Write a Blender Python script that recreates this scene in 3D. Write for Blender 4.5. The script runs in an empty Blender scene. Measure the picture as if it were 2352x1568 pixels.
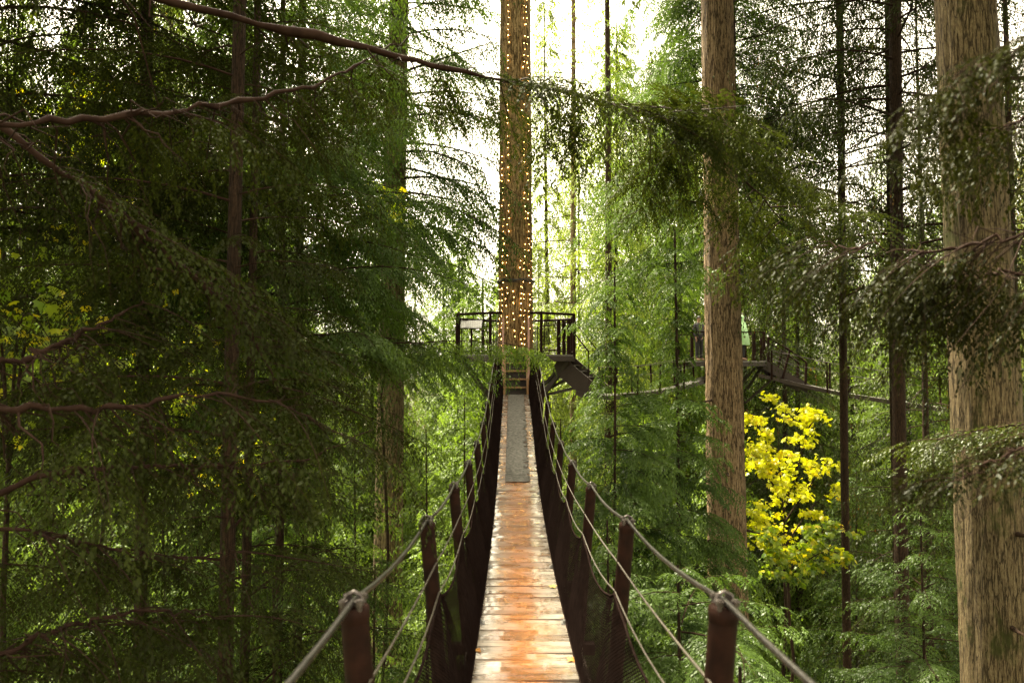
import bpy, bmesh, math, random
import numpy as np
from mathutils import Vector, Matrix, noise as mnoise

PI = math.pi
R_ = math.radians
sc = bpy.context.scene
col = sc.collection
random.seed(7)

# ------------------------------------------------------------------ camera
CZ = 18.0                                   # eye height above the forest floor
PITCH = math.atan((841 - 784) / 1568.0)
FOC = 1568.0


def W(x, y, d):
    """point at distance d (along +Y) seen at x, y of a 2352 x 1568 picture"""
    u = (x - 1176) / FOC
    v = (784 - y) / FOC
    dy = math.cos(PITCH) - v * math.sin(PITCH)
    dz = math.sin(PITCH) + v * math.cos(PITCH)
    k = d / dy
    return Vector((u * k, d, CZ + dz * k))


def in_view(p, mx=0.22, mt=0.35, mb=0.2):
    if p[1] < 0.3:
        return False
    dy = p[1]
    dz = p[2] - CZ
    fy = dy * math.cos(PITCH) + dz * math.sin(PITCH)
    fz = -dy * math.sin(PITCH) + dz * math.cos(PITCH)
    if fy < 0.2:
        return False
    x = 0.5 + p[0] / fy * FOC / 2352
    y = 0.5 - fz / fy * FOC / 1568
    return -mx < x < 1 + mx and -mt < y < 1 + mb


cam_d = bpy.data.cameras.new("camera")
cam = bpy.data.objects.new("camera", cam_d)
col.objects.link(cam)
cam.location = (0, 0, CZ)
cam.rotation_euler = (PI / 2 + PITCH, 0, 0)
cam_d.sensor_width = 36
cam_d.lens = 24
cam_d.clip_start = 0.05
cam_d.clip_end = 2000
cam_d.dof.use_dof = True
cam_d.dof.focus_distance = 11.0
cam_d.dof.aperture_fstop = 3.2
sc.camera = cam

# ------------------------------------------------------------------ light
SUN_EL, SUN_AZ = 57, -34                    # azimuth from +Y, negative = left
world = bpy.data.worlds.new("World")
sc.world = world
world.use_nodes = True
nt = world.node_tree
bg = nt.nodes["Background"]
sky = nt.nodes.new("ShaderNodeTexSky")
sky.sky_type = 'NISHITA'
sky.sun_disc = False
sky.sun_elevation = R_(SUN_EL)
sky.sun_rotation = R_(SUN_AZ)
sky.air_density = 1.0
sky.dust_density = 4.0
hs = nt.nodes.new("ShaderNodeHueSaturation")
hs.inputs["Saturation"].default_value = 0.05
nt.links.new(sky.outputs[0], hs.inputs["Color"])
wm = nt.nodes.new("ShaderNodeMixRGB")
wm.blend_type = 'MULTIPLY'
wm.inputs[0].default_value = 1
wm.inputs[2].default_value = (1.0, 0.89, 0.66, 1)
nt.links.new(hs.outputs[0], wm.inputs[1])
nt.links.new(wm.outputs[0], bg.inputs["Color"])
bg.inputs["Strength"].default_value = 0.15

sun_d = bpy.data.lights.new("sun", 'SUN')
sun_d.energy = 4.2
sun_d.angle = R_(12)
sun_d.color = (1.0, 0.90, 0.66)
sun = bpy.data.objects.new("sun", sun_d)
col.objects.link(sun)
_d = Vector((math.sin(R_(SUN_AZ)) * math.cos(R_(SUN_EL)), math.cos(R_(SUN_AZ)) * math.cos(R_(SUN_EL)), math.sin(R_(SUN_EL))))
sun.rotation_euler = _d.to_track_quat('Z', 'Y').to_euler()
sun.location = (0, 0, 60)

vs = sc.view_settings
vs.view_transform = 'Standard'
vs.look = 'None'
vs.gamma = 1
vs.exposure = 3.05
cy = sc.cycles
cy.max_bounces = 6
cy.diffuse_bounces = 4
cy.glossy_bounces = 3
cy.transmission_bounces = 4
cy.transparent_max_bounces = 6
cy.use_denoising = True
cy.sample_clamp_indirect = 6
cy.use_adaptive_sampling = True
cy.adaptive_threshold = 0.015
cy.caustics_reflective = False
cy.caustics_refractive = False


# ------------------------------------------------------------------ materials
def new_mat(name):
    m = bpy.data.materials.new(name)
    m.use_nodes = True
    t = m.node_tree
    return m, t, t.nodes["Principled BSDF"], t.nodes["Material Output"]


def N(t, typ, **kw):
    n = t.nodes.new(typ)
    for k, v in kw.items():
        if k.startswith("i_"):
            n.inputs[k[2:].replace("_", " ")].default_value = v
        else:
            setattr(n, k, v)
    return n


ALB = 0.66          # overall reflectance of the wet wood


def alb(*cs):
    return [tuple(q * ALB for q in c) if c else c for c in cs]


def rgb(c):
    return (c[0], c[1], c[2], 1)


def ramp(t, stops):
    n = t.nodes.new("ShaderNodeValToRGB")
    e = n.color_ramp.elements
    while len(e) < len(stops):
        e.new(0.5)
    for el, (p, c) in zip(e, stops):
        el.position = p
        el.color = rgb(c) if len(c) == 3 else c
    return n


def coords(t, scale=(1, 1, 1), src="Object"):
    tc = t.nodes.new("ShaderNodeTexCoord")
    mp = t.nodes.new("ShaderNodeMapping")
    mp.inputs["Scale"].default_value = scale
    t.links.new(tc.outputs[src], mp.inputs["Vector"])
    return mp.outputs[0]


def leaf_mat(name, dark, light, trans=0.4, gloss=0.03, accent=None, acc_amt=0.0, bump=0):
    """needles or leaves: each leaf has its own tint, clumps vary with a soft noise"""
    dark, light, accent = alb(dark, light, accent)
    m, t, p, out = new_mat(name)
    t.nodes.remove(p)
    at = N(t, "ShaderNodeAttribute", attribute_name="tint")
    no = N(t, "ShaderNodeTexNoise", i_Scale=1.1, i_Detail=3.0)
    t.links.new(coords(t), no.inputs["Vector"])
    ad = N(t, "ShaderNodeMath", operation='MULTIPLY_ADD')
    t.links.new(no.outputs[0], ad.inputs[0])
    ad.inputs[1].default_value = 1.1
    ad.inputs[2].default_value = -0.55
    sm = N(t, "ShaderNodeMath", operation='ADD', use_clamp=True)
    t.links.new(at.outputs["Fac"], sm.inputs[0])
    t.links.new(ad.outputs[0], sm.inputs[1])
    stops = [(0.0, dark), (0.85, light)]
    if accent:
        stops = [(0.0, dark), (0.8 - acc_amt, light), (0.995 - acc_amt, accent)]
    r = ramp(t, stops)
    t.links.new(sm.outputs[0], r.inputs[0])
    di = N(t, "ShaderNodeBsdfDiffuse")
    tr = N(t, "ShaderNodeBsdfTranslucent")
    gl = N(t, "ShaderNodeBsdfGlossy", i_Roughness=0.38)
    gl.inputs["Color"].default_value = (0.9, 0.95, 0.9, 1)
    br = N(t, "ShaderNodeMixRGB", blend_type='MULTIPLY')
    br.inputs[0].default_value = 1
    br.inputs[2].default_value = (1.25, 1.3, 0.55, 1)
    t.links.new(r.outputs[0], di.inputs[0])
    t.links.new(r.outputs[0], br.inputs[1])
    t.links.new(br.outputs[0], tr.inputs[0])
    m1 = N(t, "ShaderNodeMixShader")
    m1.inputs[0].default_value = trans
    t.links.new(di.outputs[0], m1.inputs[1])
    t.links.new(tr.outputs[0], m1.inputs[2])
    m2 = N(t, "ShaderNodeMixShader")
    m2.inputs[0].default_value = gloss
    t.links.new(m1.outputs[0], m2.inputs[1])
    t.links.new(gl.outputs[0], m2.inputs[2])
    t.links.new(m2.outputs[0], out.inputs[0])
    return m


def bark_mat(name, furrow, ridge, light, moss=0.0, fine=1.0, bump=0.9):
    furrow, ridge, light = alb(furrow, ridge, light)
    m, t, p, out = new_mat(name)
    v = coords(t, (8 * fine, 8 * fine, .70 * fine))
    n1 = N(t, "ShaderNodeTexNoise", i_Scale=2.0, i_Detail=7.0, i_Roughness=0.62, i_Distortion=0.35)
    t.links.new(v, n1.inputs["Vector"])
    vo = N(t, "ShaderNodeTexVoronoi", feature='DISTANCE_TO_EDGE', i_Scale=2.3)
    dn = N(t, "ShaderNodeMixRGB", blend_type='ADD')
    dn.inputs[0].default_value = 0.9
    t.links.new(v, dn.inputs[1])
    t.links.new(n1.outputs["Color"], dn.inputs[2])
    t.links.new(dn.outputs[0], vo.inputs["Vector"])
    cr_ = ramp(t, [(0.0, (0, 0, 0)), (0.11, (1, 1, 1))])
    t.links.new(vo.outputs["Distance"], cr_.inputs[0])
    n5 = N(t, "ShaderNodeTexNoise", i_Scale=5.0, i_Detail=6.0, i_Roughness=0.7)
    t.links.new(coords(t, (6 * fine, 6 * fine, 2.2 * fine)), n5.inputs["Vector"])
    n6 = N(t, "ShaderNodeMath", operation='MULTIPLY_ADD')
    t.links.new(n5.outputs[0], n6.inputs[0])
    n6.inputs[1].default_value = 1.5
    n6.inputs[2].default_value = -0.15
    sub = N(t, "ShaderNodeMath", operation='MULTIPLY')
    t.links.new(cr_.outputs[0], sub.inputs[0])
    t.links.new(n6.outputs[0], sub.inputs[1])
    r = ramp(t, [(0.12, furrow), (0.48, ridge), (0.85, light)])
    t.links.new(sub.outputs[0], r.inputs[0])
    last = r.outputs[0]
    n2 = N(t, "ShaderNodeTexNoise", i_Scale=0.9, i_Detail=4.0)
    t.links.new(coords(t, (1, 1, .4)), n2.inputs["Vector"])
    r2 = ramp(t, [(0.35, (0.72, 0.70, 0.66)), (0.68, (1.2, 1.12, 1.0))])
    t.links.new(n2.outputs[0], r2.inputs[0])
    mx = N(t, "ShaderNodeMixRGB", blend_type='MULTIPLY')
    mx.inputs[0].default_value = 1
    t.links.new(last, mx.inputs[1])
    t.links.new(r2.outputs[0], mx.inputs[2])
    last = mx.outputs[0]
    if moss > 0:
        n3 = N(t, "ShaderNodeTexNoise", i_Scale=3.2, i_Detail=6.0, i_Roughness=0.7)
        t.links.new(coords(t, (1, 1, .45)), n3.inputs["Vector"])
        r3 = ramp(t, [(0.62 - moss * .35, (0, 0, 0)), (0.72 - moss * .25, (1, 1, 1))])
        t.links.new(n3.outputs[0], r3.inputs[0])
        mm = N(t, "ShaderNodeMixRGB")
        t.links.new(r3.outputs[0], mm.inputs[0])
        t.links.new(last, mm.inputs[1])
        mm.inputs[2].default_value = (0.055, 0.058, 0.016, 1)
        last = mm.outputs[0]
    t.links.new(last, p.inputs["Base Color"])
    p.inputs["Roughness"].default_value = 0.85
    p.inputs["Specular IOR Level"].default_value = 0.12
    b = N(t, "ShaderNodeBump", i_Strength=bump, i_Distance=0.05)
    t.links.new(sub.outputs[0], b.inputs["Height"])
    t.links.new(b.outputs[0], p.inputs["Normal"])
    return m


def plain_mat(name, c1, c2, rough=0.5, metal=0.0, scale=6.0, bump=0.1, stretch=(1, 1, 1), r2=None, spec=0.5):
    c1, c2 = alb(c1, c2)
    m, t, p, out = new_mat(name)
    n = N(t, "ShaderNodeTexNoise", i_Scale=scale, i_Detail=5.0, i_Roughness=0.6)
    t.links.new(coords(t, stretch), n.inputs["Vector"])
    r = ramp(t, [(0.32, c1), (0.68, c2)])
    t.links.new(n.outputs[0], r.inputs[0])
    t.links.new(r.outputs[0], p.inputs["Base Color"])
    if r2 is not None:
        rr = ramp(t, [(0.35, (rough,) * 3), (0.65, (r2,) * 3)])
        t.links.new(n.outputs[0], rr.inputs[0])
        t.links.new(rr.outputs[0], p.inputs["Roughness"])
    else:
        p.inputs["Roughness"].default_value = rough
    p.inputs["Metallic"].default_value = metal
    p.inputs["Specular IOR Level"].default_value = spec
    if bump:
        b = N(t, "ShaderNodeBump", i_Strength=bump, i_Distance=0.01)
        t.links.new(n.outputs[0], b.inputs["Height"])
        t.links.new(b.outputs[0], p.inputs["Normal"])
    return m


def plank_mat(name, c_dark, c_mid, c_grey, wet=0.25):
    """wet worn boards: every board has its own tint, fine grain along the board, puddled gloss"""
    c_dark, c_mid, c_grey = alb(c_dark, c_mid, c_grey)
    m, t, p, out = new_mat(name)
    at = N(t, "ShaderNodeAttribute", attribute_name="tint")
    g = N(t, "ShaderNodeTexNoise", i_Scale=3.0, i_Detail=8.0, i_Roughness=0.7)
    t.links.new(coords(t, (1.1, 24, 24)), g.inputs["Vector"])
    w = N(t, "ShaderNodeTexNoise", i_Scale=4.2, i_Detail=5.0, i_Roughness=0.62)
    t.links.new(coords(t, (1.0, 1.7, 1)), w.inputs["Vector"])
    # painted reflection: orange of the trunk down the middle, grey sky towards both sides
    tc = t.nodes.new("ShaderNodeTexCoord")
    sx = N(t, "ShaderNodeSeparateXYZ")
    t.links.new(tc.outputs["Object"], sx.inputs[0])
    ab = N(t, "ShaderNodeMath", operation='ABSOLUTE')
    t.links.new(sx.outputs["X"], ab.inputs[0])
    ma = N(t, "ShaderNodeMath", operation='MULTIPLY_ADD')
    t.links.new(w.outputs[0], ma.inputs[0])
    ma.inputs[1].default_value = 0.30
    t.links.new(ab.outputs[0], ma.inputs[2])
    mb = N(t, "ShaderNodeMath", operation='MULTIPLY_ADD')
    t.links.new(at.outputs["Fac"], mb.inputs[0])
    mb.inputs[1].default_value = 0.10
    t.links.new(ma.outputs[0], mb.inputs[2])
    wr = ramp(t, [(0.26, (0, 0, 0)), (0.46, (1, 1, 1))])
    t.links.new(mb.outputs[0], wr.inputs[0])
    r = ramp(t, [(0.36, c_dark), (0.60, c_mid)])
    t.links.new(g.outputs[0], r.inputs[0])
    r3 = ramp(t, [(0.36, tuple(c * .28 for c in c_grey)), (0.62, c_grey)])
    t.links.new(g.outputs[0], r3.inputs[0])
    mx = N(t, "ShaderNodeMixRGB")
    t.links.new(wr.outputs[0], mx.inputs[0])
    t.links.new(r.outputs[0], mx.inputs[1])
    t.links.new(r3.outputs[0], mx.inputs[2])
    tv = N(t, "ShaderNodeMath", operation='MULTIPLY_ADD')
    t.links.new(at.outputs["Fac"], tv.inputs[0])
    tv.inputs[1].default_value = 0.7
    tv.inputs[2].default_value = 0.62
    m2 = N(t, "ShaderNodeMixRGB", blend_type='MULTIPLY')
    m2.inputs[0].default_value = 1
    t.links.new(mx.outputs[0], m2.inputs[1])
    t.links.new(tv.outputs[0], m2.inputs[2])
    t.links.new(m2.outputs[0], p.inputs["Base Color"])
    rr = ramp(t, [(0.38, (wet,) * 3), (0.60, (wet + .38,) * 3)])
    t.links.new(w.outputs[0], rr.inputs[0])
    t.links.new(rr.outputs[0], p.inputs["Roughness"])
    p.inputs["Specular IOR Level"].default_value = 0.6
    cw = ramp(t, [(0.46, (1, 1, 1)), (0.58, (.1, .1, .1))])
    t.links.new(w.outputs[0], cw.inputs[0])
    t.links.new(cw.outputs[0], p.inputs["Coat Weight"])
    p.inputs["Coat Roughness"].default_value = 0.06
    b = N(t, "ShaderNodeBump", i_Strength=0.55, i_Distance=0.006)
    t.links.new(g.outputs[0], b.inputs["Height"])
    t.links.new(b.outputs[0], p.inputs["Normal"])
    return m


M = {}
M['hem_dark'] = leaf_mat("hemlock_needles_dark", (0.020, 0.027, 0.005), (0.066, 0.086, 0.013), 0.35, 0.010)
M['hem_near_shaded'] = leaf_mat("near_hemlock_needles_shaded", (0.015, 0.017, 0.004), (0.046, 0.060, 0.012), 0.3, 0.004)  # darker copy of the hemlock needles: shade put into the colour
M['needles_near_shaded'] = leaf_mat("near_right_needles_shaded", (0.008, 0.009, 0.0025), (0.030, 0.033, 0.007), 0.2, 0.004)  # darkest copy: backlit shade of the near right boughs painted in
M['hem_mid'] = leaf_mat("hemlock_needles", (0.022, 0.044, 0.009), (0.115, 0.185, 0.038), 0.38, 0.010)
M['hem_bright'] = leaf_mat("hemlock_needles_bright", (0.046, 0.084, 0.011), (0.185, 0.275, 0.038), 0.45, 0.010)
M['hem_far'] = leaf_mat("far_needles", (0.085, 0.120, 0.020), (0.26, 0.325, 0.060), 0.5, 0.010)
M['cedar'] = leaf_mat("cedar_sprays", (0.013, 0.018, 0.005), (0.058, 0.075, 0.017), 0.35, 0.010, (0.24, 0.075, 0.010), 0.02)
M['cedar_rust'] = leaf_mat("rusty_cedar_sprays", (0.050, 0.066, 0.010), (0.150, 0.180, 0.050), 0.45, 0.010, (0.30, 0.11, 0.02), 0.10)
M['maple'] = leaf_mat("maple_leaves_yellow", (0.42, 0.46, 0.012), (1.0, 0.95, 0.020), 0.5, 0.03, (0.95, 0.70, 0.02), 0.05)
M['maple_green'] = leaf_mat("maple_leaves_green", (0.10, 0.19, 0.014), (0.36, 0.46, 0.024), 0.55, 0.03, (0.80, 0.66, 0.02), 0.16)
M['bark_fir'] = bark_mat("fir_bark", (0.070, 0.050, 0.030), (0.28, 0.20, 0.12), (0.46, 0.355, 0.235), 0.0, 1.25)
M['bark_lit'] = bark_mat("old_fir_bark", (0.12, 0.082, 0.038), (0.44, 0.31, 0.15), (0.66, 0.51, 0.29), 0.0, 1.1)
M['bark_right'] = bark_mat("mossy_fir_bark", (0.065, 0.052, 0.030), (0.19, 0.145, 0.085), (0.31, 0.26, 0.16), 0.22, 1.5)
M['bark_moss'] = bark_mat("very_mossy_bark", (0.05, 0.04, 0.022), (0.20, 0.155, 0.09), (0.33, 0.27, 0.17), 0.08, 1.1)
M['bark_dark'] = bark_mat("dark_thin_bark", (0.016, 0.010, 0.006), (0.042, 0.025, 0.016), (0.075, 0.048, 0.032), 0.0, 2.2, 0.5)
M['twig'] = plain_mat("twig_bark", (0.022, 0.011, 0.008), (0.045, 0.025, 0.017), 0.75, 0, 14, 0.3, spec=0.05)
M['rust'] = plain_mat("rusty_brown_steel", (0.011, 0.0055, 0.004), (0.030, 0.013, 0.0085), 0.5, 0.0, 18, 0.15, r2=0.65, spec=0.05)
M['steel'] = plain_mat("wet_grey_cable", (0.018, 0.016, 0.014), (0.055, 0.050, 0.045), 0.35, 0.4, 60, 0.3)
M['darksteel'] = plain_mat("dark_cable", (0.05, 0.04, 0.035), (0.13, 0.11, 0.10), 0.35, 0.5, 60, 0.2)
M['rope'] = plain_mat("tan_wire_rope", (0.040, 0.031, 0.020), (0.085, 0.068, 0.045), 0.6, 0.0, 60, 0.2)
M['net'] = plain_mat("black_netting", (0.011, 0.007, 0.006), (0.026, 0.017, 0.0145), 0.8, 0, 20, 0, spec=0.0)
M['bolt'] = plain_mat("galvanised_bracket", (0.32, 0.32, 0.32), (0.55, 0.55, 0.54), 0.3, 0.8, 30, 0.1)
M['deck'] = plank_mat("wet_deck_boards", (0.11, 0.034, 0.010), (0.50, 0.185, 0.045), (0.46, 0.385, 0.31), 0.07)
M['deck_far'] = plank_mat("far_deck_boards", (0.09, 0.050, 0.035), (0.24, 0.15, 0.10), (0.24, 0.215, 0.19), 0.22)
M['wood_dark'] = plain_mat("dark_stained_wood", (0.016, 0.009, 0.006), (0.045, 0.024, 0.015), 0.6, 0, 9, 0.3, (1, 6, 6))
M['wood_gold'] = plain_mat("golden_wood", (0.26, 0.125, 0.045), (0.45, 0.24, 0.095), 0.45, 0, 9, 0.3, (6, 6, 1))
M['pink'] = plain_mat("reddish_handrail_tube", (0.36, 0.17, 0.11), (0.50, 0.27, 0.19), 0.4, 0, 20, 0.1)
M['mat'] = plain_mat("grey_grit_matting", (0.045, 0.043, 0.038), (0.26, 0.25, 0.225), 0.7, 0, 22, 0.5, (1, 1, 1), 0.9, spec=0.08)
M['sign'] = plain_mat("pale_sign_board", (0.70, 0.72, 0.72), (0.82, 0.83, 0.82), 0.25, 0, 5, 0)
M['soil'] = plain_mat("forest_floor", (0.030, 0.024, 0.012), (0.075, 0.090, 0.030), 0.9, 0, 0.7, 0.6)
M['black'] = plain_mat("black_cable_sheath", (0.015, 0.014, 0.013), (0.035, 0.032, 0.03), 0.4, 0, 30, 0.1)
M['wire'] = plain_mat("green_light_wire", (0.02, 0.03, 0.015), (0.04, 0.05, 0.025), 0.5, 0, 30, 0)
M['jacket'] = plain_mat("dark_jacket_cloth", (0.022, 0.020, 0.024), (0.045, 0.040, 0.046), 0.8, 0, 9, 0.2)
M['trousers'] = plain_mat("dark_trousers_cloth", (0.02, 0.02, 0.028), (0.04, 0.04, 0.05), 0.85, 0, 9, 0.2)
M['skin'] = plain_mat("skin", (0.42, 0.24, 0.16), (0.50, 0.30, 0.21), 0.5, 0, 12, 0)
M['hair'] = plain_mat("black_hair", (0.010, 0.008, 0.007), (0.025, 0.02, 0.018), 0.45, 0, 40, 0.2)
M['poncho'] = plain_mat("pale_green_poncho", (0.42, 0.78, 0.34), (0.55, 0.90, 0.45), 0.28, 0, 5, 0.2)
M['litter'] = plain_mat("orange_dead_leaf", (0.40, 0.14, 0.02), (0.62, 0.30, 0.03), 0.6, 0, 30, 0.1)
M['litter_y'] = plain_mat("yellow_dead_leaf", (0.60, 0.38, 0.02), (0.75, 0.55, 0.04), 0.6, 0, 30, 0.1)


def bulb_mat():
    m, t, p, out = new_mat("warm_bulb")
    p.inputs["Base Color"].default_value = (1.0, 0.72, 0.35, 1)
    p.inputs["Emission Color"].default_value = (1.0, 0.50, 0.12, 1)
    p.inputs["Emission Strength"].default_value = 13.0
    return m


M['bulb'] = bulb_mat()


# ------------------------------------------------------------------ object helpers
def tag(o, label=None, cat=None, group=None, kind=None):
    if label:
        o['label'] = label
    if cat:
        o['category'] = cat
    if group:
        o['group'] = group
    if kind:
        o['kind'] = kind
    return o


def empty(name, loc, label=None, cat=None, group=None, rz=0):
    o = bpy.data.objects.new(name, None)
    o.empty_display_size = 0.2
    o.location = loc
    o.rotation_euler = (0, 0, rz)
    col.objects.link(o)
    return tag(o, label, cat, group)


def world_loc(o):
    v = Vector((0, 0, 0))
    while o is not None:
        v += o.location
        o = o.parent
    return v


def np_mesh(name, groups, mats, parent=None, loc=(0, 0, 0)):
    """groups: (verts n*3, faces m*k, material index, tint per face or None, smooth)"""
    me = bpy.data.meshes.new(name)
    V, L, S, MI, T, SM = [], [], [], [], [], []
    vo = lo = 0
    for v, f, mi, ti, smo in groups:
        if len(f) == 0:
            continue
        f = np.asarray(f, np.int32)
        k = f.shape[1]
        V.append(np.asarray(v, np.float32))
        L.append((f + vo).ravel())
        S.append(lo + np.arange(len(f), dtype=np.int32) * k)
        MI.append(np.full(len(f), mi, np.int32))
        T.append(np.full(len(f), .5, np.float32) if ti is None else np.asarray(ti, np.float32))
        SM.append(np.full(len(f), smo, bool))
        vo += len(v)
        lo += f.size
    V = np.concatenate(V)
    L = np.concatenate(L).astype(np.int32)
    S = np.concatenate(S)
    me.vertices.add(len(V))
    me.vertices.foreach_set("co", V.ravel())
    me.loops.add(len(L))
    me.loops.foreach_set("vertex_index", L)
    me.polygons.add(len(S))
    me.polygons.foreach_set("loop_start", S)
    me.polygons.foreach_set("material_index", np.concatenate(MI))
    me.polygons.foreach_set("use_smooth", np.concatenate(SM))
    a = me.attributes.new("tint", 'FLOAT', 'FACE')
    a.data.foreach_set("value", np.concatenate(T))
    for m in mats:
        me.materials.append(m)
    me.update(calc_edges=True)
    o = bpy.data.objects.new(name, me)
    col.objects.link(o)
    o.location = loc
    if parent is not None:
        o.parent = parent
    return o


class MB:
    """collects boxes, beams and tubes given in world space, builds them as one mesh"""

    def __init__(s):
        s.g = []

    def add(s, v, f, tint=None, smooth=False):
        f = np.asarray(f, np.int32)
        s.g.append((np.asarray(v, np.float64), f, 0, None if tint is None else np.full(len(f), tint), smooth))
        return s

    def hexa(s, pts, tint=None):
        f = [(0, 3, 2, 1), (4, 5, 6, 7), (0, 1, 5, 4), (1, 2, 6, 5), (2, 3, 7, 6), (3, 0, 4, 7)]
        return s.add([tuple(p) for p in pts], f, tint)

    def box(s, c, size, mat=None, tint=None, bev=0.0):
        x, y, z = [q / 2 for q in size]
        pts = [Vector(q) for q in ((-x, -y, -z), (x, -y, -z), (x, y, -z), (-x, y, -z), (-x, -y, z), (x, -y, z), (x, y, z), (-x, y, z))]
        if mat is not None:
            pts = [mat @ q for q in pts]
        return s.hexa([q + Vector(c) for q in pts], tint)

    def beam(s, p0, p1, w, h, up=(0, 0, 1), tint=None):
        p0, p1 = Vector(p0), Vector(p1)
        d = (p1 - p0).normalized()
        u = Vector(up)
        if abs(d.dot(u)) > .97:
            u = Vector((0, 1, 0))
        sx = d.cross(u).normalized() * (w / 2)
        sz = sx.cross(d).normalized() * (h / 2)
        a = [p0 - sx - sz, p1 - sx - sz, p1 + sx - sz, p0 + sx - sz, p0 - sx + sz, p1 - sx + sz, p1 + sx + sz, p0 + sx + sz]
        a = [a[0], a[3], a[2], a[1], a[4], a[7], a[6], a[5]]
        return s.hexa(a, tint)

    def tube(s, pts, r, n=8, caps=True, tint=None):
        pts = np.asarray([tuple(p) for p in pts], float)
        rr = np.full(len(pts), r, float) if np.isscalar(r) else np.asarray(r, float)
        v, f = tubes(pts[None], rr[None], n)
        s.add(v, f, tint, True)
        if caps:
            for e, flip in ((0, True), (len(pts) - 1, False)):
                ring = v[e * n:(e + 1) * n]
                c = len(ring)
                vv = np.vstack([ring, ring.mean(0)[None]])
                ff = [((i + 1) % n, i, c, c) if flip else (i, (i + 1) % n, c, c) for i in range(n)]
                s.add(vv, [q[:3] for q in ff], tint)
        return s

    def build(s, name, mat, parent=None):
        o = world_loc(parent) if parent is not None else Vector((0, 0, 0))
        g = [(v - np.array(o)[None], f, mi, t, sm) for v, f, mi, t, sm in s.g]
        return np_mesh(name, g, [mat] if not isinstance(mat, list) else mat, parent)


def tubes(P, Rr, n=4):
    """P (m,K,3) polylines, Rr (m,K) radii -> verts, quads"""
    m, K, _ = P.shape
    T = np.empty_like(P)
    T[:, 1:-1] = P[:, 2:] - P[:, :-2]
    T[:, 0] = P[:, 1] - P[:, 0]
    T[:, -1] = P[:, -1] - P[:, -2]
    T /= np.linalg.norm(T, axis=2, keepdims=True) + 1e-9
    ref = np.where(np.abs(T[:, :, 2:3]).mean(1, keepdims=True) > .8, np.array([[[0., 1., 0.]]]), np.array([[[0., 0., 1.]]]))
    A = np.cross(T, np.broadcast_to(ref, T.shape))
    A /= np.linalg.norm(A, axis=2, keepdims=True) + 1e-9
    B = np.cross(A, T)
    th = np.arange(n) * 2 * PI / n
    V = P[:, :, None] + Rr[:, :, None, None] * (A[:, :, None] * np.cos(th)[None, None, :, None] + B[:, :, None] * np.sin(th)[None, None, :, None])
    V = V.reshape(-1, 3)
    i = np.arange(n)
    j = (i + 1) % n
    base = (np.arange(m)[:, None, None] * K + np.arange(K - 1)[None, :, None]) * n
    F = np.stack([base + i, base + i + n, base + j + n, base + j], axis=-1).reshape(-1, 4)
    return V, F


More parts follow.
